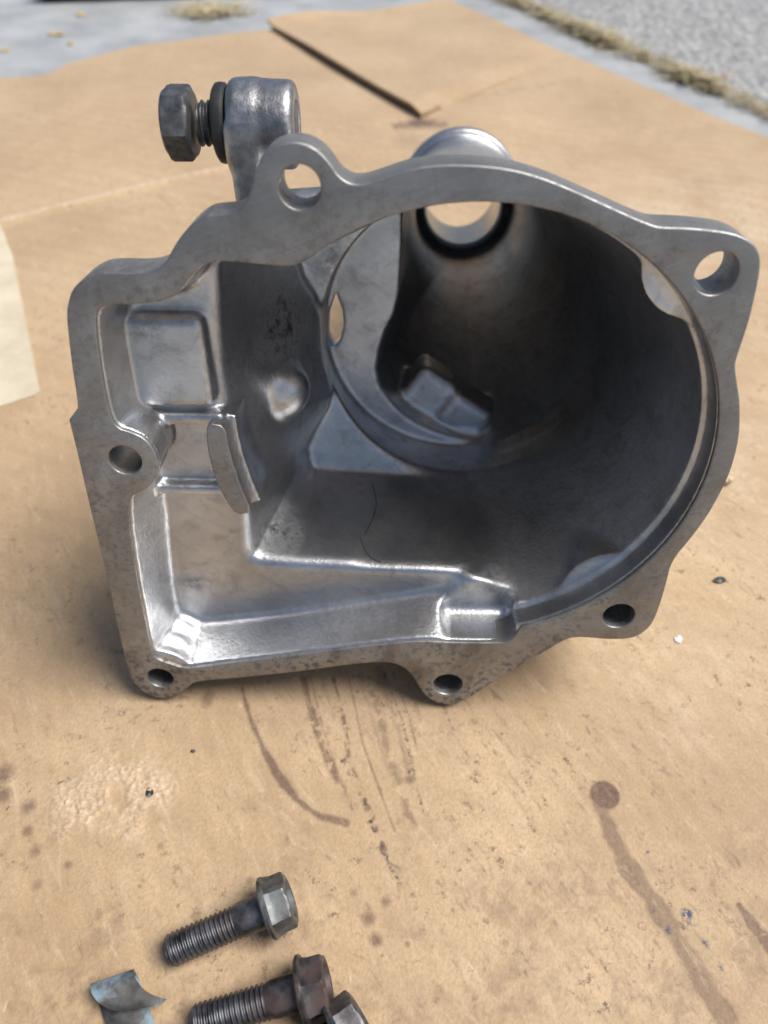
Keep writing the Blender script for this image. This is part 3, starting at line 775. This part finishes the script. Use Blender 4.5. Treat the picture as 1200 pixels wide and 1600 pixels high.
add(rbox((8, -35, 93), (9, 6.5, 9), 3.5, math.radians(-33)), 3.0)
add(capsule((-46, 50, 27), (-28, 51.5, 27), 4.2, 4.2), 3.0)                    # web behind the upper bolt hole
# drilled and cut
def cut(s, k=0.5):
    global solid
    solid = smax(solid, -s, k)
for nm, (c, r) in holes.items():
    cut(cyl(c, r, -5, 60 if nm in ('h1', 'h2', 'h3') else 22, 0.5))
lens = [(-36.5, 11.6), (-34.6, 6), (-34.3, 1.5), (-35.6, -4), (-37.7, -7.2), (-39.4, -2), (-38.8, 5)]
cut(np.maximum(sd_poly(lens)[:, :, None], np.maximum(58 - W, W - 96)))
cut(np.maximum(sd_circ(TC, 17.6)[:, :, None] + 0 * W, 150 - W))
cut(cyl(TC, 19.6, 221.5, 240, 0.5))
solid = np.maximum(solid, 1.0 - W)
solid = np.where(W < 40, np.maximum(solid, sd_poly(outer_s)[:, :, None] + 0.6), solid)
solid = np.maximum(solid, W - 229)
solid[0] = solid[-1] = 5; solid[:, 0] = solid[:, -1] = 5

def surface_nets(S, xs_, ys_, zs_):
    neg = S < 0
    c = np.zeros(tuple(n - 1 for n in S.shape), np.uint8)
    for i in (0, 1):
        for j in (0, 1):
            for k in (0, 1):
                c += neg[i:S.shape[0] - 1 + i, j:S.shape[1] - 1 + j, k:S.shape[2] - 1 + k]
    act = (c > 0) & (c < 8)
    cells = np.argwhere(act); n = len(cells)
    vid = np.full(c.shape, -1, np.int32); vid[act] = np.arange(n)
    acc = np.zeros((n, 3)); cnt = np.zeros(n)
    I, J, K = cells.T
    ax = (xs_, ys_, zs_)
    for a in range(3):
        o1, o2 = [b for b in range(3) if b != a]
        for p in (0, 1):
            for q in (0, 1):
                off = np.zeros(3, int); off[o1] = p; off[o2] = q
                a0 = cells + off; b0 = a0.copy(); b0[:, a] += 1
                sa = S[a0[:, 0], a0[:, 1], a0[:, 2]]; sb = S[b0[:, 0], b0[:, 1], b0[:, 2]]
                m = (sa < 0) != (sb < 0)
                t = np.where(m, sa / np.where(m, sa - sb, 1), 0)
                pt = np.empty((n, 3))
                for b in range(3):
                    pa_ = ax[b][a0[:, b]]; pb_ = ax[b][b0[:, b]]
                    pt[:, b] = pa_ + (pb_ - pa_) * t if b == a else pa_
                acc[m] += pt[m]; cnt[m] += 1
    vert = acc / cnt[:, None]
    quads = []
    for a in range(3):
        o1, o2 = (a + 1) % 3, (a + 2) % 3
        sl0 = [slice(None)] * 3; sl1 = [slice(None)] * 3
        sl0[a] = slice(0, -1); sl1[a] = slice(1, None)
        s0_, s1_ = neg[tuple(sl0)], neg[tuple(sl1)]
        ed_ = np.argwhere(s0_ != s1_)
        ok = (ed_[:, o1] > 0) & (ed_[:, o2] > 0) & (ed_[:, o1] < S.shape[o1] - 1) & (ed_[:, o2] < S.shape[o2] - 1)
        ed_ = ed_[ok]
        flip = s0_[tuple(ed_.T)]
        def gv(d1, d2):
            e_ = ed_.copy(); e_[:, o1] -= d1; e_[:, o2] -= d2
            return vid[tuple(e_.T)]
        q = np.stack([gv(0, 0), gv(1, 0), gv(1, 1), gv(0, 1)], -1)
        q[~flip] = q[~flip][:, ::-1]
        quads.append(q)
    return vert, np.concatenate(quads)

def tri_sample(S, P, xs_, ys_, zs_):
    fi = [np.clip(np.interp(P[:, a], ax_, np.arange(len(ax_))), 0, len(ax_) - 1.001) for a, ax_ in enumerate((xs_, ys_, zs_))]
    i0 = [f.astype(int) for f in fi]; fr = [f - i for f, i in zip(fi, i0)]
    r = 0
    for a in (0, 1):
        for b in (0, 1):
            for c in (0, 1):
                wgt = (fr[0] if a else 1 - fr[0]) * (fr[1] if b else 1 - fr[1]) * (fr[2] if c else 1 - fr[2])
                r = r + wgt * S[i0[0] + a, i0[1] + b, i0[2] + c]
    return r

vert, quads = surface_nets(solid, us, vs2, ws)
gr = np.stack([(tri_sample(solid, vert + np.eye(3)[a] * 0.6, us, vs2, ws) - tri_sample(solid, vert - np.eye(3)[a] * 0.6, us, vs2, ws)) for a in range(3)], -1)
gl = np.linalg.norm(gr, axis=1, keepdims=True) + 1e-9
nrm = gr / gl
val = tri_sample(solid, vert, us, vs2, ws)
vert = vert - nrm * np.clip(val / (gl[:, 0] / 1.2), -0.3, 0.3)[:, None]
lv = loc(vert)
# (u, v, w) -> (u, v, -w) mirrors the mesh, so turn the faces
me = mesh_np('casting', lv * MM, quads[:, ::-1])
print('casting verts', len(lv), 'quads', len(quads))
gm = np.zeros(len(vert), np.float32)
for (c, r, a) in (((-47, 15, 44), (10, 12, 16), 1.3), ((-51, -41, 26), (8, 7, 13), 1.2), ((-78, -55, 16), (7, 4, 6), 0.6), ((-30, -62, 12), (16, 5, 8), 0.5), ((14, -52, 14), (6, 5, 8), 0.6),
                  ((30, -46, 12), (14, 8, 7), 0.5), ((-76, 27, 14), (6, 4, 6), 0.5), ((-86, -76, 6), (8, 8, 8), 0.6), ((-36, 25, 60), (8, 14, 14), 0.6), ((0, -40, 60), (40, 20, 20), 0.25)):
    q = np.sqrt((((vert - np.array(c)) / np.array(r)) ** 2).sum(1))
    gm = np.maximum(gm, np.clip((1.15 - q) / 0.8, 0, 1) * a)
at = me.attributes.new('grime', 'FLOAT', 'POINT')
if len(me.vertices) == len(vert): at.data.foreach_set('value', gm)
nl = np.stack([nrm[:, 0], nrm[:, 1], -nrm[:, 2]], -1)
if len(me.vertices) == len(vert): me.normals_split_custom_set_from_vertices(nl.tolist())
casting = link('casting', me, M_cast, housing)
del solid, cav

# machined curved lip in the side chamber
me = plate('curved_lip', [chaikin(arcp, 1) + shift], 20, 0.5, 35)
me.transform(Matrix.Translation((0, 0, (W0 - 9.2) * MM)))
tag(link('curved_lip', me, M_flange, housing), 'flat ground curved lip in the side chamber')

# bushing and seal in the tail
def lathe_w(name, prof, mat, parent, c, n=64):
    m_ = lathe(prof, n)
    m_.transform(Matrix.Translation(Vector(loc(np.array([c[0], c[1], 0.0]))) * MM) @ Matrix.Rotation(math.radians(90), 4, 'Y'))
    return link(name, m_, mat, parent)
lathe_w('tail_bushing', [(194, 16.2), (194, 17.7), (222, 17.7), (222, 16.2), (194, 16.2)], M_bush, housing, TC)
lathe_w('seal_ring', [(190.6, 17.0), (190.2, 17.8), (190.6, 19.8), (193.0, 20.0), (193.2, 17.0), (190.6, 17.0)], M_seal, housing, TC)

# upright ear behind the flange: eye along u
EYE = (65.6, 40.0)                # v, w
us = np.arange(-60, -37, 0.5, dtype=np.float32); vs2 = np.arange(43, 78, 0.5, dtype=np.float32); ws = np.arange(24, 57, 0.5, dtype=np.float32)
U2, V2 = np.meshgrid(us, vs2, indexing='ij')
U = us[:, None, None]; V = vs2[None, :, None]; W = ws[None, None, :]
rad = np.hypot(V - EYE[0], W - EYE[1]) + 0 * U
rad_n = 0.10 * np.sin(U * 0.5 + V * 0.31) * np.sin(W * 0.37 + V * 0.23)
eye = smax(rad - 9.6 - 0.14 * np.clip(-49.0 - U, -1, 1) + rad_n, np.abs(U + 48.2) - 7.6, 2.2)
hw = 8.6 - 0.02 * (V - 45)
arm = smax(np.abs(W - EYE[1]) - hw, np.abs(U + 52.2 - 0.10 * (60 - V)) - (3.7 + 0.05 * (60 - V)), 2.4)
arm = np.maximum(arm, V - EYE[0]) + 0.5 * rad_n
ear = smin(eye, arm, 3.0)
ear = smax(ear, -(np.maximum(rad - 4.9, -45 - U)), 0.4)
ear = smax(ear, -(np.maximum(rad - 5.3, U + 45)), 0.4)
ear = np.maximum(ear, 45.5 - V)
ear[0] = ear[-1] = 5; ear[:, 0] = ear[:, -1] = 5; ear[:, :, 0] = ear[:, :, -1] = 5
ev, eq = surface_nets(ear, us, vs2, ws)
eg = np.stack([(tri_sample(ear, ev + np.eye(3)[a] * 0.5, us, vs2, ws) - tri_sample(ear, ev - np.eye(3)[a] * 0.5, us, vs2, ws)) for a in range(3)], -1)
eg /= np.linalg.norm(eg, axis=1, keepdims=True) + 1e-9
me = mesh_np('mounting_ear', loc(ev) * MM, eq[:, ::-1])
if len(me.vertices) == len(ev): me.normals_split_custom_set_from_vertices(np.stack([eg[:, 0], eg[:, 1], -eg[:, 2]], -1).tolist())
link('mounting_ear', me, M_ear, housing)

# ------------------------------------------------------------------ bolts
def thread_mesh(r, depth, pitch, x0, x1, na=36, seg=10, taper=1.0):
    n = int((x1 - x0) / pitch * seg) + 1
    x = np.linspace(x0, x1, n); a = np.linspace(0, 2 * math.pi, na, endpoint=False)
    ph = (x[:, None] / pitch - a[None, :] / (2 * math.pi)) % 1.0
    tri = np.abs(ph - 0.5) * 2
    rad = r - depth * np.clip((tri - 0.12) / 0.76, 0, 1)
    rad = np.minimum(rad, (r - depth) + (x[:, None] - x0) / taper * depth)
    V_ = np.stack([np.repeat(x[:, None], na, 1), rad * np.cos(a), rad * np.sin(a)], -1).reshape(-1, 3)
    i, j = np.meshgrid(np.arange(n - 1), np.arange(na), indexing='ij'); j2 = (j + 1) % na
    F_ = np.stack([i * na + j, i * na + j2, (i + 1) * na + j2, (i + 1) * na + j], -1).reshape(-1, 4)
    b = len(V_)
    V_ = np.concatenate([V_, [(x0, 0, 0)], [(x1, 0, 0)]])
    k_ = np.arange(na); k2 = (k_ + 1) % na
    caps = np.concatenate([np.stack([k2, k_, np.full(na, b), np.full(na, b)], -1)[:, :3], np.stack([(n - 1) * na + k_, (n - 1) * na + k2, np.full(na, b + 1)], -1)])
    me_ = bpy.data.meshes.new('thread')
    me_.from_pydata((V_ * MM).tolist(), [], [tuple(f) for f in F_.tolist()] + [tuple(f) for f in caps.tolist()])
    bm_ = bmesh.new(); bm_.from_mesh(me_); bmesh.ops.recalc_face_normals(bm_, faces=bm_.faces); bm_.to_mesh(me_); bm_.free()
    me_.shade_smooth(); me_.set_sharp_from_angle(angle=math.radians(60))
    return me_

def hex_head(af, x0, x1, flange_r=None, flange_t=2.2, dish=0.0, cham=1.0, turn=0.0):
    """hexagon along x, with chamfered end(s), an optional washer flange and a dished end"""
    n = 72; a = np.linspace(0, 2 * math.pi, n, endpoint=False)
    hexr = (af / 2) / np.cos(((a + turn) % (math.pi / 3)) - math.pi / 6)
    rc = af / 2 / math.cos(math.pi / 6)
    rings = []
    if flange_r:
        rings += [(x0, np.full(n, flange_r - 0.4)), (x0 + 0.35, np.full(n, flange_r)), (x0 + 1.0, np.full(n, flange_r)),
                  (x0 + flange_t * 0.8, np.maximum(hexr + 0.9, np.minimum(hexr + 1.2, flange_r - 0.5)) * 0 + np.minimum(np.maximum(hexr + 0.5, flange_r - 1.6), flange_r - 0.3)),
                  (x0 + flange_t * 1.25, hexr + 0.25), (x0 + flange_t * 1.7, hexr)]
    else:
        rings += [(x0, np.minimum(hexr, af / 2 * 0.96)), (x0 + cham * 0.55, np.minimum(hexr, rc - 0.35)), (x0 + cham * 1.2, hexr)]
    rings += [(x1 - cham, hexr - 0.02), (x1 - cham * 0.55, np.minimum(hexr - 0.1, rc - 0.3)), (x1 - 0.1, np.minimum(hexr, af / 2 * 0.97)), (x1, np.full(n, af / 2 * 0.90))]
    if dish: rings += [(x1 - 0.2, np.full(n, af / 2 * 0.78)), (x1 - dish, np.full(n, af / 2 * 0.62))]
    bm_ = bmesh.new(); R = []
    for x, r in rings:
        R.append([bm_.verts.new((x * MM, rr_ * math.cos(t) * MM, rr_ * math.sin(t) * MM)) for rr_, t in zip(r, a)])
    for p, q in zip(R[:-1], R[1:]):
        for k in range(n): bm_.faces.new((p[k], p[(k + 1) % n], q[(k + 1) % n], q[k]))
    bm_.faces.new(R[0]); bm_.faces.new(R[-1])
    bmesh.ops.recalc_face_normals(bm_, faces=bm_.faces)
    me_ = bpy.data.meshes.new('head'); bm_.to_mesh(me_); bm_.free()
    me_.shade_smooth(); me_.set_sharp_from_angle(angle=math.radians(24))
    return me_

def dir_rot(d, roll=0.0):
    d = Vector(d).normalized()
    return d.to_track_quat('X', 'Z') @ Matrix.Rotation(roll, 4, 'X').to_quaternion()

# hex bolt in the ear: axis from its head (left) into the eye
p_head = world_pt(-70.7, EYE[0] + 0.3, EYE[1] - 0.6)
hb = empty('hex_bolt', p_head, dir_rot(EU, math.radians(8)))
tag(hb, 'grey hex bolt with a black rubber washer screwed into the upright ear', 'bolt')
link('head', hex_head(14.2, 0.0, 6.3, None, cham=1.0, turn=math.radians(10)), M_hex, hb)
me = thread_mesh(4.9, 0.75, 1.5, 7.4, 30, taper=0.01)
link('threaded_shank', me, M_hex, hb)
link('rubber_washer', lathe([(11.9, 4.6), (11.6, 7.6), (12.1, 8.3), (12.9, 8.5), (14.0, 8.4), (14.6, 7.8), (14.7, 4.6), (11.9, 4.6)], 64), M_seal, hb)

BOLT = {}
def flange_bolt(tip, head, z0, label, mats, roll=0.0, r=4.0, L=None, group=None, af=11.8):
    (x0, y0), (x1, y1) = g(*tip), g(*head)
    d = Vector((x1 - x0, y1 - y0, 0)); Ln = d.length
    # the shank tip and the rim of the head flange both touch the card
    zt, zh = CARD_Z + r, CARD_Z + 7.5 + z0
    A_ = Vector((x0, y0, zt)); d = Vector((x1 - x0, y1 - y0, zh - zt)); 
    o = empty('flange_bolt', A_ * MM, dir_rot(d, roll)); tag(o, label, 'bolt', group)
    sh = Ln
    key = (round(sh, 1), round(r, 2))
    th = 0.70 * sh
    me_t = thread_mesh(r, 0.62, 1.25, 0.0, th)
    link('threaded_shank', me_t, mats[0], o)
    link('neck', lathe([(th - 0.8, r * 0.86), (th + 0.3, r * 0.98), (th + 1.5, r * 1.04), (sh - 0.8, r * 1.06), (sh + 0.4, r * 1.25)], 40), mats[1], o)
    link('head', hex_head(af, sh, sh + 6.8, 7.5, 1.9, dish=1.3, cham=0.8, turn=math.radians(0)), mats[2], o)
    return o
flange_bolt((-53.6, 43.5), (-29.8, 52.3), 0.0, 'dark steel flange bolt with green grey film on its head, farthest from the camera', (M_bolt, M_bolt, M_bolt_g), math.radians(20))
flange_bolt((-44.6, 28.6), (-19.6, 34.6), 0.0, 'rusty brown headed flange bolt lying nearest the bent clip, tip pointing left', (M_bolt, M_bolt_r, M_bolt_r), math.radians(35))
flange_bolt((-33.0, 10.0), (-10.3, 25.6), 0.0, 'blackened flange bolt cut off by the lower edge, only its head showing', (M_bolt, M_bolt, M_bolt), math.radians(5))

# ------------------------------------------------------------------ bent metal clip
def clip():
    # a flat strip lying on the card, bent back over itself at its far end into a short torn tab
    dl = Vector((0.54, -0.84, 0)); R = 2.3; ns = 13
    grid = []
    for k in range(ns):
        s = k / (ns - 1)
        ax = Vector((-70.0 + 9.6 * s, 34.4 + 3.1 * s, 0))
        row = []
        for t in np.linspace(24, 0, 14): row.append(ax + dl * t + Vector((0, 0, 0.7 + 0.5 * math.sin(s * 3.1))))
        for a in np.linspace(0, math.pi, 12)[1:]:
            row.append(ax - dl * R * math.sin(a) + Vector((0, 0, 0.7 + R * (1 - math.cos(a)))))
        tip = 6.6 + 4.6 * s - 2.2 * max(0, s - 0.75) / 0.25
        for t in np.linspace(0, 1, 9)[1:]:
            d_ = Vector((0.62 + 0.30 * t, -0.78 + 0.32 * t, 0))
            row.append(ax + d_ * tip * t + Vector((0, 0, 0.7 + 2 * R - 0.9 * t - 0.8 * t * t + 0.9 * t ** 3 * s)))
        grid.append(row)
    n = len(grid[0]); V_ = np.array([[(*g(p_.x, p_.y), p_.z + CARD_Z) for p_ in row] for row in grid])
    du_ = np.gradient(V_, axis=0); dv_ = np.gradient(V_, axis=1); nn = np.cross(du_, dv_); nn /= np.linalg.norm(nn, axis=2, keepdims=True)
    top_ = V_ + nn * 0.45; bot_ = V_ - nn * 0.45
    I = np.arange(ns * n).reshape(ns, n)
    f1 = np.stack([I[:-1, :-1], I[1:, :-1], I[1:, 1:], I[:-1, 1:]], -1).reshape(-1, 4)
    ring_ = np.concatenate([I[0, :], I[1:, -1], I[-1, ::-1][1:], I[::-1, 0][1:]]); k_ = np.arange(len(ring_) - 1); N_ = ns * n
    f3 = np.stack([ring_[k_], ring_[k_ + 1], ring_[k_ + 1] + N_, ring_[k_] + N_], -1)
    me_ = mesh_np('metal_clip', np.concatenate([top_.reshape(-1, 3), bot_.reshape(-1, 3)]) * MM, np.concatenate([f1, f1[:, ::-1] + N_, f3]))
    bm_ = bmesh.new(); bm_.from_mesh(me_); bmesh.ops.recalc_face_normals(bm_, faces=bm_.faces); bm_.to_mesh(me_); bm_.free()
    me_.set_sharp_from_angle(angle=math.radians(40))
    return me_
cl = link('metal_clip', clip(), M_clip)
tag(cl, 'bent steel strip clip with flaking pale blue paint beside the bolts', 'clip')

# ------------------------------------------------------------------ loose flakes
def flake(name, c, r, label, mat, h=0.8, seed=0, sq=0.6, cat='flake', group=None):
    r_ = random.Random(seed); bm_ = bmesh.new(); n = 9
    x, y = g(*c)
    ring_t = []; ring_b = []
    for k in range(n):
        a = 2 * math.pi * k / n; q = r * r_.uniform(0.6, 1.1)
        px, py = x + q * math.cos(a), y + q * math.sin(a) * sq
        zt = CARD_Z + h * r_.uniform(0.6, 1.6)
        ring_t.append(bm_.verts.new(Vector((px, py, zt)) * MM)); ring_b.append(bm_.verts.new(Vector((px, py, zt - h * 0.55)) * MM))
    ct = bm_.verts.new(Vector((x, y, CARD_Z + h * 1.5)) * MM); cb = bm_.verts.new(Vector((x, y, CARD_Z + h * 0.3)) * MM)
    for k in range(n):
        k2_ = (k + 1) % n
        bm_.faces.new((ring_t[k], ring_t[k2_], ct)); bm_.faces.new((ring_b[k2_], ring_b[k], cb)); bm_.faces.new((ring_b[k], ring_b[k2_], ring_t[k2_], ring_t[k]))
    bmesh.ops.recalc_face_normals(bm_, faces=bm_.faces)
    me_ = bpy.data.meshes.new(name); bm_.to_mesh(me_); bm_.free()
    return tag(link(name, me_, mat), label, cat, group)
M_flake = mat_plain('black_paint_flake', (0.015, 0.016, 0.018), (0.05, 0.05, 0.055), 0.45, 500)
M_white = mat_plain('white_flake', (0.5, 0.5, 0.5), (0.7, 0.7, 0.7), 0.6, 300)
M_leaf = mat_plain('dry_leaf', (0.42, 0.27, 0.10), (0.55, 0.38, 0.18), 0.8, 200)
M_red = mat_plain('red_petal', (0.45, 0.05, 0.07), (0.6, 0.1, 0.12), 0.6, 200)
flake('sealant_flake', (120.3, 161.4), 2.6, 'black flake alone on the pale cardboard right of the housing', M_flake, 0.8, 3)
flake('paint_chip', (99.0, 136.5), 1.3, 'tiny white chip on the cardboard below the black flake', M_white, 0.5, 5, 1.3)
flake('sealant_flake', (-67.7, 84.6), 1.5, 'black flake at the edge of the crumpled patch', M_flake, 0.6, 8, 1.2)
flake('sealant_flake', (-57.5, 97.4), 0.9, 'smallest black flake, between the crumpled patch and the housing', M_flake, 0.4, 9)
flake('leaf_scrap', (137.7, 210.1), 2.6, 'dry curled leaf scrap right of the housing on the cardboard', M_straw, 2.2, 12, 1.2, 'leaf scrap')

for k, (c, r_, lb) in enumerate((((-304, 796), 8, 'tan leaf scrap on the concrete, largest of those behind the cardboard'), ((-283, 768), 4.5, 'tan leaf scrap on the concrete between the largest scrap and the cardboard edge'),
                           ((-336, 750), 5, 'tan leaf scrap on the concrete at the left edge of the picture'), ((-298, 856), 6, 'tan leaf scrap on the concrete farthest back on the left'))):
    o_ = flake('leaf_scrap', (c[0], c[1]), r_, lb, M_leaf, 1.2, 30 + k, 0.7, 'leaf scrap', 'leaf scraps on the concrete')
    o_.location.z = (FLOOR_Z - CARD_Z) * MM
o_ = flake('petal', (285.5, 691.8), 3.2, 'small red petal on the rough driveway', M_red, 1.0, 50, 0.7, 'petal')
o_.location.z = (FLOOR_Z - 2 - CARD_Z) * MM
# hair strands on the floor of the casting
from mathutils.bvhtree import BVHTree
dg = bpy.context.evaluated_depsgraph_get()
def strand(pts, r_, label):
    path = []
    P_ = np.array(pts, float); tt = np.linspace(0, len(P_) - 1, 26)
    uu = np.interp(tt, range(len(P_)), P_[:, 0]); wwv = np.interp(tt, range(len(P_)), P_[:, 1])
    ker = np.array([.25, .5, .25])
    for _ in range(3):
        uu[1:-1] = np.convolve(uu, ker, 'valid'); wwv[1:-1] = np.convolve(wwv, ker, 'valid')
    for u_, w_ in zip(uu, wwv):
        o3 = Vector(loc(np.array([u_, -30.0, w_]))) * MM
        ok, co, no, ix = casting.ray_cast(o3, Vector((0, -1, 0)))
        if ok: path.append(co + no * (r_ * MM * 0.9))
    V_ = []; F_ = []
    for k, c in enumerate(path):
        t = (path[min(len(path) - 1, k + 1)] - path[max(0, k - 1)]).normalized(); a = t.cross(Vector((0, 1, 0))).normalized(); b = t.cross(a)
        for m_ in range(6):
            V_.append(c + (a * math.cos(m_ * math.pi / 3) + b * math.sin(m_ * math.pi / 3)) * r_ * MM)
        if k:
            for m_ in range(6): F_.append(((k - 1) * 6 + m_, (k - 1) * 6 + (m_ + 1) % 6, k * 6 + (m_ + 1) % 6, k * 6 + m_))
    me_ = bpy.data.meshes.new('hair_strand'); 
    mw = Matrix.Translation(base * MM) @ rot.to_matrix().to_4x4()
    me_.from_pydata([mw @ v_ for v_ in V_], [], F_); me_.shade_smooth()
    return tag(link('hair_strand', me_, M_flake), label, 'hair')
bpy.context.view_layer.update()
strand([(-23.9, 52.3), (-22.3, 43.3), (-23.3, 36.3), (-25.6, 28.7)], 0.14, 'thin dark hair on the housing floor, the farther one inside')
strand([(-27.1, 28.0), (-25.2, 22.0), (-23.2, 19.6), (-20.3, 18.2)], 0.14, 'thin dark hair on the housing floor, nearer the opening')

bm = bmesh.new()
bmesh.ops.create_cube(bm, size=1.0)
for v_ in bm.verts: v_.co = Vector((v_.co.x * 0.17, v_.co.y * 0.06, v_.co.z * 0.03)) + Vector((-0.255 + 0.02 * v_.co.y, 0.928 + 0.02 * v_.co.x, FLOOR_Z * MM + 0.0152))
bmesh.ops.bevel(bm, geom=bm.edges[:], offset=0.004, segments=2, affect='EDGES')
me = bpy.data.meshes.new('dark_block'); bm.to_mesh(me); bm.free()
tag(link('dark_block', me, M_seal), 'dark low block just showing at the top left edge on the concrete', 'block')
